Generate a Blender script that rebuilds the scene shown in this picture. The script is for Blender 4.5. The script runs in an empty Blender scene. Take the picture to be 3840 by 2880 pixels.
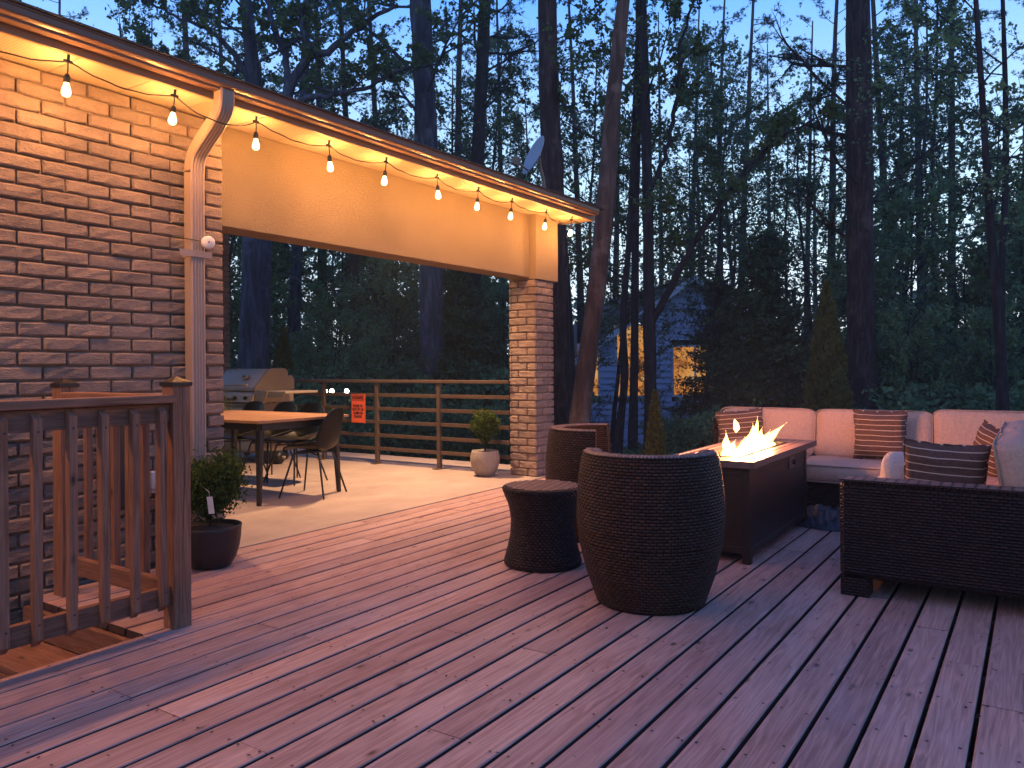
import bpy, math, random
import numpy as np
from mathutils import Vector, Matrix, Euler
R = math.radians
PI = math.pi
S = bpy.context.scene
C = S.collection

# ------------------------------------------------------------------ camera
EYE = 1.2
FPX, CXP, HOR, ROLL = 2950.0, 1920.0, 1374.0, R(0.40)     # photo pixels (3840 wide)
YAW = math.atan(1970.0 / 2950.0)
cs, sn = math.cos(YAW), math.sin(YAW)
cam = bpy.data.cameras.new('camera')
camo = bpy.data.objects.new('camera', cam); C.objects.link(camo)
cam.sensor_fit = 'HORIZONTAL'; cam.sensor_width = 36.0
cam.lens = 36.0 * FPX / 3840.0
cam.shift_y = -(1440.0 - HOR) / 3840.0
camo.location = (0, 0, EYE)
fw = Vector((cs, sn, 0)); rt = Vector((sn, -cs, 0)); up = Vector((0, 0, 1))
rt2 = rt * math.cos(ROLL) - up * math.sin(ROLL); up2 = up * math.cos(ROLL) + rt * math.sin(ROLL)
camo.matrix_world = Matrix(((rt2.x, up2.x, -fw.x, 0), (rt2.y, up2.y, -fw.y, 0), (rt2.z, up2.z, -fw.z, EYE), (0, 0, 0, 1)))
cam.clip_start = 0.05; cam.clip_end = 600
S.camera = camo

# ------------------------------------------------------------------ world: clear sky after sunset
W = bpy.data.worlds.new('World'); S.world = W; W.use_nodes = True
nt = W.node_tree; nt.nodes.clear()
wo = nt.nodes.new('ShaderNodeOutputWorld'); bg = nt.nodes.new('ShaderNodeBackground')
sky = nt.nodes.new('ShaderNodeTexSky'); sky.sky_type = 'NISHITA'; sky.sun_disc = False
sky.sun_elevation = R(1.0); sky.sun_rotation = R(200); sky.altitude = 200; sky.air_density = 1.2
sky.dust_density = 0.3; sky.ozone_density = 5.0
tc = nt.nodes.new('ShaderNodeTexCoord'); sep = nt.nodes.new('ShaderNodeSeparateXYZ')
nt.links.new(tc.outputs['Generated'], sep.inputs[0])
rmp = nt.nodes.new('ShaderNodeValToRGB')
el = rmp.color_ramp.elements
el[0].position = 0.0; el[0].color = (0.95, 1.0, 1.0, 1)
el[1].position = 1.0; el[1].color = (0.022, 0.060, 0.22, 1)
e = rmp.color_ramp.elements.new(0.62); e.color = (0.055, 0.15, 0.48, 1)
e = rmp.color_ramp.elements.new(0.18); e.color = (0.58, 0.84, 1.0, 1)
e = rmp.color_ramp.elements.new(0.42); e.color = (0.12, 0.36, 1.0, 1)
nt.links.new(sep.outputs['Z'], rmp.inputs[0])
mx = nt.nodes.new('ShaderNodeMix'); mx.data_type = 'RGBA'; mx.inputs[0].default_value = 0.92
scl = nt.nodes.new('ShaderNodeVectorMath'); scl.operation = 'SCALE'; scl.inputs['Scale'].default_value = 0.10
nt.links.new(sky.outputs[0], scl.inputs[0]); nt.links.new(scl.outputs[0], mx.inputs[6]); nt.links.new(rmp.outputs[0], mx.inputs[7])
nt.links.new(mx.outputs[2], bg.inputs[0]); nt.links.new(bg.outputs[0], wo.inputs[0])
bg.inputs[1].default_value = 1.2
# the dusk has no direct sun; only the last faint, very soft glow of the sky where it set
sun = bpy.data.lights.new('sun', 'SUN'); sun.energy = 0.12; sun.angle = R(60); sun.color = (0.80, 0.72, 1.0)
suno = bpy.data.objects.new('sun', sun); C.objects.link(suno); suno.rotation_euler = (R(38), 0, R(-60))

S.view_settings.view_transform = 'Standard'; S.view_settings.look = 'None'
S.view_settings.gamma = 1.0; S.view_settings.exposure = 0.62
cy = S.cycles
cy.use_denoising = True
cy.max_bounces = 6; cy.diffuse_bounces = 3; cy.glossy_bounces = 3; cy.transmission_bounces = 4; cy.transparent_max_bounces = 8
cy.sample_clamp_indirect = 4.0
cy.caustics_reflective = False; cy.caustics_refractive = False

# ------------------------------------------------------------------ photo-to-place survey helpers
DD = 3840.0 / 2212.0
def ray(x, y):
    dx, dy = x - CXP, y - HOR
    rx = dx * math.cos(ROLL) - dy * math.sin(ROLL); ry = dx * math.sin(ROLL) + dy * math.cos(ROLL)
    a, b = rx / FPX, ry / FPX
    return Vector((cs + a * sn, sn - a * cs, -b))
def at(xd, yd, dist):                 # a surveyed bearing (2212-wide units) at its own distance
    r = ray(xd * DD, yd * DD)
    return Vector((r.x * dist, r.y * dist, EYE + r.z * dist))
def wpx(w, dist): return w * DD / FPX * dist

# ------------------------------------------------------------------ materials
def mat(name, color, rough=0.6, metal=0.0, spec=0.5, emit=None, estr=0.0):
    m = bpy.data.materials.new(name); m.use_nodes = True
    b = m.node_tree.nodes['Principled BSDF']
    b.inputs['Base Color'].default_value = (*color, 1); b.inputs['Roughness'].default_value = rough
    b.inputs['Metallic'].default_value = metal; b.inputs['Specular IOR Level'].default_value = spec
    if emit:
        b.inputs['Emission Color'].default_value = (*emit, 1); b.inputs['Emission Strength'].default_value = estr
    return m
class N:
    """tiny node helper"""
    def __init__(s, m): s.t = m.node_tree; s.b = s.t.nodes['Principled BSDF']; s.m = m
    def n(s, ty, **kw):
        x = s.t.nodes.new(ty)
        for k, v in kw.items():
            if k in x.inputs.keys(): x.inputs[k].default_value = v
            else: setattr(x, k, v)
        return x
    def l(s, a, b): s.t.links.new(a, b)
    def coord(s, kind='Object', scale=(1, 1, 1), rot=(0, 0, 0), loc=(0, 0, 0)):
        tcn = s.n('ShaderNodeTexCoord'); mp = s.n('ShaderNodeMapping')
        mp.inputs['Scale'].default_value = scale; mp.inputs['Rotation'].default_value = rot; mp.inputs['Location'].default_value = loc
        s.l(tcn.outputs[kind], mp.inputs[0]); return mp.outputs[0]
    def noise(s, vec, scale=5, detail=4, rough=0.55, dist=0.0):
        x = s.n('ShaderNodeTexNoise'); x.inputs['Scale'].default_value = scale; x.inputs['Detail'].default_value = detail
        x.inputs['Roughness'].default_value = rough; x.inputs['Distortion'].default_value = dist
        if vec is not None: s.l(vec, x.inputs['Vector'])
        return x.outputs['Fac']
    def ramp(s, fac, stops):
        x = s.n('ShaderNodeValToRGB'); els = x.color_ramp.elements
        els[0].position = stops[0][0]; els[0].color = (*stops[0][1], 1)
        els[1].position = stops[-1][0]; els[1].color = (*stops[-1][1], 1)
        for p, c in stops[1:-1]:
            q = els.new(p); q.color = (*c, 1)
        s.l(fac, x.inputs[0]); return x.outputs[0]
    def math(s, op, a, b=None, c=None):
        x = s.n('ShaderNodeMath'); x.operation = op
        for i, v in enumerate((a, b, c)):
            if v is None: continue
            if isinstance(v, (int, float)): x.inputs[i].default_value = v
            else: s.l(v, x.inputs[i])
        return x.outputs[0]
    def mixc(s, fac, a, b, blend='MIX'):
        x = s.n('ShaderNodeMix'); x.data_type = 'RGBA'; x.blend_type = blend
        for i, v in ((0, fac), (6, a), (7, b)):
            if isinstance(v, (int, float)): x.inputs[i].default_value = v
            elif isinstance(v, tuple): x.inputs[i].default_value = (*v, 1)
            else: s.l(v, x.inputs[i])
        return x.outputs[2]
    def col(s, c): s.l(c, s.b.inputs['Base Color'])
    def rough(s, c): s.l(c, s.b.inputs['Roughness'])
    def bump(s, h, strength=0.5, dist=0.01, prev=None):
        x = s.n('ShaderNodeBump'); x.inputs['Strength'].default_value = strength; x.inputs['Distance'].default_value = dist
        s.l(h, x.inputs['Height'])
        if prev is not None: s.l(prev, x.inputs['Normal'])
        s.l(x.outputs[0], s.b.inputs['Normal']); return x.outputs[0]
    def attr(s, name):
        x = s.n('ShaderNodeAttribute'); x.attribute_name = name; return x

M = {}
def noisy(name, c1, c2, scale, rough=0.7, bump=0.3, bdist=0.004, bscale=None, metal=0.0, stretch=(1, 1, 1), detail=5, kind='Object'):
    m = mat(name, c1, rough, metal); k = N(m); v = k.coord(kind, stretch)
    f = k.noise(v, scale, detail)
    k.col(k.ramp(f, [(0.3, c1), (0.7, c2)]))
    if bump: k.bump(k.noise(v, bscale or scale * 3, detail), bump, bdist)
    M[name] = m; return m

# deck boards: 'rnd' attribute varies each board
def wood_mat(name, dark, light, grey=(0.30, 0.25, 0.25), axis=0, rough=0.62, knots=True, greyf=0.35, spec=0.4):
    m = mat(name, light, rough, spec=spec); k = N(m)
    at_ = k.attr('rnd'); tcn = k.n('ShaderNodeTexCoord')
    off = k.n('ShaderNodeVectorMath', operation='MULTIPLY_ADD')
    k.l(at_.outputs['Vector'], off.inputs[0]); off.inputs[1].default_value = (37, 19, 53); k.l(tcn.outputs['Object'], off.inputs[2])
    mp = k.n('ShaderNodeMapping'); sc = [14, 14, 14]; sc[axis] = 0.7; mp.inputs['Scale'].default_value = sc
    k.l(off.outputs[0], mp.inputs[0]); v = mp.outputs[0]
    warp = k.noise(v, 1.3, 3, 0.5, 0.6)
    grain = k.noise(v, 5.0, 6, 0.65, 0.8)
    rings = k.math('SINE', k.math('MULTIPLY', warp, 55.0))
    rings = k.math('MULTIPLY_ADD', rings, 0.5, 0.5)
    g = k.math('ADD', k.math('MULTIPLY', grain, 0.65), k.math('MULTIPLY', rings, 0.16))
    base = k.ramp(g, [(0.20, dark), (0.42, tuple((a + b) / 2 for a, b in zip(dark, light))), (0.60, light)])
    mp2 = k.n('ShaderNodeMapping'); sc2 = [3, 3, 3]; sc2[axis] = 0.8; mp2.inputs['Scale'].default_value = sc2; k.l(off.outputs[0], mp2.inputs[0])
    weather = k.noise(mp2.outputs[0], 1.6, 5, 0.6)
    base = k.mixc(k.math('MULTIPLY', k.ramp(weather, [(0.42, (0, 0, 0)), (0.66, (1, 1, 1))]), greyf), base, grey)
    tone = k.n('ShaderNodeSeparateColor'); k.l(at_.outputs['Color'], tone.inputs[0])
    base = k.mixc(1.0, base, k.ramp(tone.outputs[0], [(0.0, (0.80, 0.76, 0.80)), (0.5, (0.97, 0.93, 0.94)), (1.0, (1.14, 1.08, 1.05))]), 'MULTIPLY')
    h = k.math('MULTIPLY', g, 1.0)
    if knots:
        mp3 = k.n('ShaderNodeMapping'); sc3 = [6.5, 6.5, 6.5]; sc3[axis] = 3.2; mp3.inputs['Scale'].default_value = sc3; k.l(off.outputs[0], mp3.inputs[0])
        vo = k.n('ShaderNodeTexVoronoi'); vo.inputs['Scale'].default_value = 1.0; k.l(mp3.outputs[0], vo.inputs['Vector'])
        kn = k.ramp(vo.outputs['Distance'], [(0.03, (1, 1, 1)), (0.085, (0.25, 0.25, 0.25)), (0.13, (0, 0, 0))])
        base = k.mixc(kn, base, tuple(a * 0.30 for a in dark))
        h = k.math('SUBTRACT', h, k.math('MULTIPLY', kn, 0.8))
        # long fine checks
        mp4 = k.n('ShaderNodeMapping'); sc4 = [26, 26, 26]; sc4[axis] = 0.55; mp4.inputs['Scale'].default_value = sc4; k.l(off.outputs[0], mp4.inputs[0])
        cr = k.ramp(k.noise(mp4.outputs[0], 1.1, 3, 0.6, 0.4), [(0.27, (1, 1, 1)), (0.315, (0, 0, 0))])
        base = k.mixc(k.math('MULTIPLY', cr, 0.8), base, tuple(a * 0.22 for a in dark))
        h = k.math('SUBTRACT', h, cr)
    k.col(base)
    k.rough(k.math('MULTIPLY_ADD', weather, -0.45, rough + 0.24))
    k.bump(h, 0.55, 0.0022)
    M[name] = m; return m

wood_mat('deck_wood', (0.27, 0.150, 0.125), (0.60, 0.395, 0.335), grey=(0.60, 0.47, 0.46), axis=0, rough=0.55, spec=0.5)
wood_mat('rail_wood', (0.125, 0.056, 0.032), (0.30, 0.155, 0.098), axis=2, rough=0.75, greyf=0.12)
wood_mat('rail_wood_x', (0.125, 0.056, 0.032), (0.30, 0.155, 0.098), axis=0, rough=0.75, greyf=0.12)
wood_mat('rail_wood_y', (0.125, 0.056, 0.032), (0.30, 0.155, 0.098), axis=1, rough=0.75, greyf=0.12)

def brick_mat():
    m = mat('brick', (0.38, 0.29, 0.24), 0.85); k = N(m); v = k.coord('Object')
    at_ = k.attr('rnd'); sp = k.n('ShaderNodeSeparateColor'); k.l(at_.outputs['Color'], sp.inputs[0])
    n1 = k.noise(v, 22, 6, 0.7, 0.4); n2 = k.noise(v, 90, 4, 0.7)
    mpv = k.coord('Object', (1, 1, 2.6)); n3 = k.noise(mpv, 26, 5, 0.65, 1.2)
    c = k.ramp(n1, [(0.30, (0.205, 0.152, 0.128)), (0.5, (0.24, 0.18, 0.152)), (0.72, (0.28, 0.212, 0.18))])
    c = k.mixc(1.0, c, k.ramp(sp.outputs[0], [(0, (0.78, 0.78, 0.80)), (1, (1.15, 1.12, 1.08))]), 'MULTIPLY')
    k.col(c)
    h = k.math('ADD', k.math('MULTIPLY', n3, 1.0), k.math('MULTIPLY', n2, 0.35))
    k.bump(h, 1.0, 0.010); M['brick'] = m
brick_mat()
noisy('mortar', (0.165, 0.122, 0.102), (0.215, 0.16, 0.135), 40, 0.95, 0.4, 0.003)
def stucco_mat():
    m = mat('stucco', (0.58, 0.47, 0.34), 0.9); k = N(m); v = k.coord('Object')
    k.col(k.ramp(k.noise(v, 1.2, 4), [(0.3, (0.38, 0.285, 0.185)), (0.7, (0.45, 0.345, 0.23))]))
    vo = k.n('ShaderNodeTexVoronoi', feature='DISTANCE_TO_EDGE'); vo.inputs['Scale'].default_value = 38
    wv = k.n('ShaderNodeVectorMath', operation='ADD'); nz = k.n('ShaderNodeTexNoise'); nz.inputs['Scale'].default_value = 18
    k.l(v, nz.inputs['Vector']); k.l(v, wv.inputs[0]); k.l(nz.outputs['Color'], wv.inputs[1]); k.l(wv.outputs[0], vo.inputs['Vector'])
    h = k.math('ADD', k.math('MULTIPLY', k.math('MINIMUM', vo.outputs['Distance'], 0.1), 5.0), k.noise(v, 120, 3))
    k.bump(h, 1.0, 0.016); M['stucco'] = m
stucco_mat()
noisy('concrete', (0.36, 0.32, 0.28), (0.47, 0.42, 0.37), 2.2, 0.75, 0.35, 0.002, 60)
k = N(M['concrete']); v = k.coord('Object'); v2 = k.coord('Object', (0.5, 5, 1))
f = k.noise(v, 1.7, 6, 0.65); f2 = k.noise(v2, 2.2, 5, 0.6); f3 = k.noise(v, 38, 3, 0.6)
c_ = k.ramp(f, [(0.3, (0.29, 0.225, 0.20)), (0.7, (0.43, 0.345, 0.305))])
c_ = k.mixc(k.math('MULTIPLY', k.ramp(f2, [(0.45, (0, 0, 0)), (0.7, (1, 1, 1))]), 0.25), c_, (0.27, 0.23, 0.20))
c_ = k.mixc(k.ramp(f3, [(0.66, (0, 0, 0)), (0.72, (0.6, 0.6, 0.6))]), c_, (0.16, 0.12, 0.10)); k.col(c_)
noisy('gutter_metal', (0.115, 0.065, 0.050), (0.135, 0.078, 0.060), 3, 0.38, 0.05, 0.001)
noisy('fascia_metal', (0.20, 0.12, 0.075), (0.23, 0.14, 0.088), 3, 0.45, 0.05, 0.001)
noisy('shingle', (0.035, 0.033, 0.036), (0.07, 0.065, 0.07), 30, 0.95, 0.6, 0.006)
noisy('downspout_metal', (0.30, 0.22, 0.185), (0.34, 0.25, 0.21), 4, 0.40, 0.06, 0.001)
def soffit_mat():
    m = mat('soffit_metal', (0.55, 0.44, 0.31), 0.55); k = N(m); v = k.coord('Object')
    vo = k.n('ShaderNodeTexVoronoi'); vo.inputs['Scale'].default_value = 55; vo.inputs['Randomness'].default_value = 0.15; k.l(v, vo.inputs['Vector'])
    k.col(k.mixc(k.ramp(vo.outputs['Distance'], [(0.18, (1, 1, 1)), (0.24, (0, 0, 0))]), (0.44, 0.34, 0.24), (0.16, 0.11, 0.07)))
    M['soffit_metal'] = m
soffit_mat()
noisy('black_metal', (0.012, 0.012, 0.013), (0.022, 0.021, 0.021), 20, 0.42, 0.1, 0.001)
noisy('bronze_rail', (0.075, 0.048, 0.036), (0.095, 0.062, 0.046), 8, 0.42, 0.05, 0.001)
noisy('black_plastic', (0.008, 0.0075, 0.007), (0.012, 0.011, 0.010), 12, 0.42, 0.05, 0.0005)
noisy('rubber', (0.008, 0.008, 0.008), (0.014, 0.013, 0.013), 30, 0.55, 0.1, 0.001)
def weave_mat(name, c1, c2, w=0.030, h=0.0115, rough=0.42, bd=0.005):
    m = mat(name, c1, rough, spec=0.22); k = N(m)
    uv = k.n('ShaderNodeTexCoord'); sp = k.n('ShaderNodeSeparateXYZ'); k.l(uv.outputs['UV'], sp.inputs[0])
    vv = k.math('DIVIDE', sp.outputs['Y'], h); row = k.math('FLOOR', vv)
    uu = k.math('ADD', k.math('DIVIDE', sp.outputs['X'], w), k.math('MULTIPLY', k.math('MODULO', row, 2.0), 0.5))
    px = k.math('ABSOLUTE', k.math('SINE', k.math('MULTIPLY', uu, PI))); py = k.math('ABSOLUTE', k.math('SINE', k.math('MULTIPLY', vv, PI)))
    px = k.math('POWER', px, 0.55); py = k.math('POWER', py, 0.6)
    hh = k.math('MULTIPLY', px, py)
    tone = k.noise(k.coord('Object'), 6, 4)
    cb = k.n('ShaderNodeCombineXYZ'); k.l(k.math('FLOOR', uu), cb.inputs[0]); k.l(row, cb.inputs[1]); wn = k.n('ShaderNodeTexWhiteNoise'); wn.noise_dimensions = '2D'; k.l(cb.outputs[0], wn.inputs['Vector'])
    cc = k.mixc(tone, c1, c2); cc = k.mixc(1.0, cc, k.ramp(wn.outputs['Value'], [(0, (.7, .7, .7)), (1, (1.4, 1.35, 1.3))]), 'MULTIPLY')
    k.col(k.mixc(k.ramp(hh, [(0.30, (1, 1, 1)), (0.62, (0, 0, 0))]), cc, tuple(a * 0.12 for a in c1)))
    k.bump(hh, 1.0, bd); M[name] = m
weave_mat('wicker', (0.036, 0.017, 0.012), (0.060, 0.029, 0.020), w=.034, h=.0155, rough=.5, bd=.009)
weave_mat('wicker_dark', (0.020, 0.011, 0.012), (0.034, 0.019, 0.019), w=.034, h=.0155, rough=.5, bd=.009)
weave_mat('wicker_strip', (0.20, 0.125, 0.11), (0.28, 0.185, 0.165), w=0.018, h=0.05, bd=0.003)
noisy('table_brown', (0.013, 0.008, 0.007), (0.020, 0.012, 0.010), 6, 0.45, 0.08, 0.001, metal=0.0)
noisy('table_slats', (0.10, 0.062, 0.058), (0.14, 0.09, 0.082), 8, 0.40, 0.08, 0.001, stretch=(0.3, 3, 1))
def fabric(name, c1, c2, fold=0.5):
    m = mat(name, c1, 0.95, spec=0.15); k = N(m); v = k.coord('Object')
    k.col(k.ramp(k.noise(v, 70, 4, 0.7), [(0.35, c1), (0.65, c2)]))
    big = k.noise(k.coord('Object', (1, 2.2, 0.8)), 4.5, 4, 0.55, 1.0)
    n1 = k.bump(big, fold, 0.030); x = k.n('ShaderNodeBump'); x.inputs['Strength'].default_value = 0.5; x.inputs['Distance'].default_value = 0.0015
    k.l(k.noise(v, 260, 2), x.inputs['Height']); k.l(n1, x.inputs['Normal']); k.l(x.outputs[0], k.b.inputs['Normal'])
    M[name] = m; return m
fabric('cushion_fabric', (0.42, 0.285, 0.235), (0.52, 0.365, 0.30))
fabric('piping_fabric', (0.34, 0.24, 0.20), (0.42, 0.31, 0.26), 0.1)
fabric('throw_fabric', (0.40, 0.35, 0.34), (0.50, 0.44, 0.42))
def striped():
    m = mat('striped_fabric', (0.1, 0.06, 0.05), 0.95, spec=0.15); k = N(m)
    uv = k.n('ShaderNodeTexCoord'); sp = k.n('ShaderNodeSeparateXYZ'); k.l(uv.outputs['UV'], sp.inputs[0])
    wob = k.math('MULTIPLY', k.noise(uv.outputs['UV'], 3, 2), 0.25)
    f = k.math('FRACT', k.math('ADD', k.math('MULTIPLY', sp.outputs['Y'], 9.5), wob))
    st = k.ramp(f, [(0.0, (0, 0, 0)), (0.80, (0, 0, 0)), (0.84, (1, 1, 1)), (0.93, (1, 1, 1)), (0.97, (0, 0, 0))])
    body = k.ramp(k.noise(k.coord('Object'), 60, 3), [(0.3, (0.085, 0.048, 0.042)), (0.7, (0.125, 0.075, 0.065))])
    k.col(k.mixc(st, body, (0.50, 0.40, 0.33)))
    k.bump(k.math('ADD', k.math('MULTIPLY', st, 0.3), k.noise(k.coord('Object'), 7, 4)), 0.5, 0.014)
    M['striped_fabric'] = m
striped()
noisy('stainless', (0.42, 0.33, 0.24), (0.48, 0.38, 0.28), 5, 0.5, 0.06, 0.001, metal=0.25)
noisy('grill_dark', (0.20, 0.145, 0.10), (0.25, 0.18, 0.13), 5, 0.5, 0.06, 0.001)
noisy('cement_pot', (0.23, 0.20, 0.18), (0.30, 0.265, 0.235), 30, 0.85, 0.4, 0.002)
noisy('black_pot', (0.007, 0.008, 0.012), (0.013, 0.015, 0.020), 10, 0.45, 0.15, 0.002)
noisy('soil', (0.025, 0.016, 0.011), (0.06, 0.04, 0.028), 60, 0.95, 1.0, 0.01)
noisy('paper_tag', (0.62, 0.55, 0.45), (0.70, 0.62, 0.5), 20, 0.8, 0.0)
M['black_plastic'].node_tree.nodes['Principled BSDF'].inputs['Specular IOR Level'].default_value = 0.22
M['sign_orange'] = mat('sign_orange', (0.85, 0.135, 0.06), 0.5)
M['sign_ink'] = mat('sign_ink', (0.02, 0.008, 0.008), 0.6)
M['white_plastic'] = mat('white_plastic', (0.72, 0.66, 0.62), 0.4)
noisy('dish_grey', (0.30, 0.33, 0.42), (0.35, 0.38, 0.48), 5, 0.6, 0.05, 0.001)
noisy('tarp', (0.022, 0.022, 0.03), (0.045, 0.045, 0.06), 7, 0.42, 0.5, 0.01)
noisy('box_brown', (0.040, 0.022, 0.015), (0.06, 0.035, 0.022), 7, 0.6, 0.05, 0.001)
M['bulb_glow'] = mat('bulb_glow', (1, 0.8, 0.5), 0.3, emit=(1.0, 0.64, 0.24), estr=6)
M['lamp_far'] = mat('lamp_far', (1, 1, 0.7), 0.3, emit=(1.0, 1.0, 0.62), estr=14)
M['lamp_far_white'] = mat('lamp_far_white', (1, 1, 1), 0.3, emit=(0.95, 1.0, 0.95), estr=14)
# neighbour
def siding():
    m = mat('blue_siding', (0.24, 0.33, 0.54), 0.75); k = N(m); v = k.coord('Object')
    k.col(k.ramp(k.noise(v, 2, 4), [(0.3, (0.24, 0.33, 0.54)), (0.7, (0.31, 0.42, 0.64))])); M['blue_siding'] = m
siding()
noisy('white_trim', (0.36, 0.42, 0.54), (0.42, 0.48, 0.60), 5, 0.6, 0.0)
def win():
    m = mat('window_glow', (0.1, 0.06, 0.03), 0.2); k = N(m); v = k.coord('Object')
    f = k.noise(k.coord('Object', (1, 1, 1.0)), 0.9, 3, 0.6, 0.3)
    c = k.ramp(f, [(0.32, (0.30, 0.08, 0.015)), (0.48, (0.95, 0.36, 0.06)), (0.68, (1.0, 0.62, 0.22))])
    k.l(c, k.b.inputs['Emission Color']); k.b.inputs['Emission Strength'].default_value = 0.42; M['window_glow'] = m
win()
def bark(name, c1, c2, vs=9.0, bd=0.02):
    m = mat(name, c1, 0.95, spec=0.2); k = N(m)
    v = k.coord('Object', (1, 1, 0.16)); v1 = k.coord('Object')
    f = k.noise(v, vs, 6, 0.7, 0.5); g = k.noise(v1, 3, 5, 0.6)
    c = k.ramp(f, [(0.3, tuple(a * 0.35 for a in c1)), (0.5, c1), (0.7, c2)])
    c = k.mixc(k.math('MULTIPLY', k.ramp(g, [(0.55, (0, 0, 0)), (0.66, (1, 1, 1))]), 0.35), c, tuple(min(1, a * 1.7) for a in c2))
    k.col(c); k.bump(f, 1.0, bd); M[name] = m
bark('pine_bark', (0.032, 0.022, 0.025), (0.085, 0.060, 0.062), 15, .03)
bark('maple_bark', (0.085, 0.055, 0.048), (0.17, 0.115, 0.10), 7)
bark('grey_bark', (0.036, 0.040, 0.062), (0.085, 0.092, 0.14), 8, 0.03)
bark('dark_bark', (0.020, 0.018, 0.023), (0.042, 0.038, 0.045))
def leaf(name, c1, c2, trans=0.35, sc=0.6):
    m = bpy.data.materials.new(name); m.use_nodes = True; t = m.node_tree; t.nodes.clear()
    o = t.nodes.new('ShaderNodeOutputMaterial'); d = t.nodes.new('ShaderNodeBsdfDiffuse'); tr = t.nodes.new('ShaderNodeBsdfTranslucent'); mxs = t.nodes.new('ShaderNodeMixShader')
    tcn = t.nodes.new('ShaderNodeTexCoord'); nz = t.nodes.new('ShaderNodeTexNoise'); nz.inputs['Scale'].default_value = sc; nz.inputs['Detail'].default_value = 6; nz.inputs['Roughness'].default_value = 0.8
    rp = t.nodes.new('ShaderNodeValToRGB'); rp.color_ramp.elements[0].position = 0.35; rp.color_ramp.elements[0].color = (*c1, 1); rp.color_ramp.elements[1].position = 0.65; rp.color_ramp.elements[1].color = (*c2, 1)
    t.links.new(tcn.outputs['Object'], nz.inputs['Vector']); t.links.new(nz.outputs['Fac'], rp.inputs[0])
    t.links.new(rp.outputs[0], d.inputs[0]); t.links.new(rp.outputs[0], tr.inputs[0]); mxs.inputs[0].default_value = trans
    t.links.new(d.outputs[0], mxs.inputs[1]); t.links.new(tr.outputs[0], mxs.inputs[2]); t.links.new(mxs.outputs[0], o.inputs[0]); M[name] = m
leaf('maple_leaf', (0.05, 0.09, 0.04), (0.11, 0.165, 0.07), 0.4)
leaf('understory_leaf', (0.075, 0.15, 0.085), (0.15, 0.25, 0.13), 0.3, 1.0)
leaf('pine_needles', (0.018, 0.034, 0.020), (0.040, 0.062, 0.034), 0.15)
leaf('cedar_leaf', (0.030, 0.055, 0.032), (0.060, 0.095, 0.050), 0.12, 2.0)
leaf('arbor_leaf', (0.065, 0.072, 0.026), (0.13, 0.135, 0.05), 0.12, 3.0)
leaf('box_leaf', (0.035, 0.062, 0.016), (0.085, 0.13, 0.036), 0.25, 8.0)
leaf('box_leaf_fresh', (0.11, 0.17, 0.035), (0.20, 0.26, 0.06), 0.25, 8.0)
leaf('grass_blade', (0.26, 0.24, 0.08), (0.42, 0.36, 0.14), 0.3, 8.0)
leaf('white_petal', (0.65, 0.60, 0.5), (0.8, 0.74, 0.62), 0.3, 8.0)
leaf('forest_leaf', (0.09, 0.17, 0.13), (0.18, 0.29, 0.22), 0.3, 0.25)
noisy('forest_floor', (0.020, 0.024, 0.017), (0.05, 0.05, 0.035), 1.2, 1.0, 0.8, 0.05, 12)
noisy('gravel', (0.20, 0.20, 0.20), (0.34, 0.34, 0.33), 14, 0.95, 0.6, 0.02, 60)
noisy('field_stone', (0.17, 0.16, 0.17), (0.30, 0.28, 0.29), 5, 0.9, 0.8, 0.02, 14)

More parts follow.
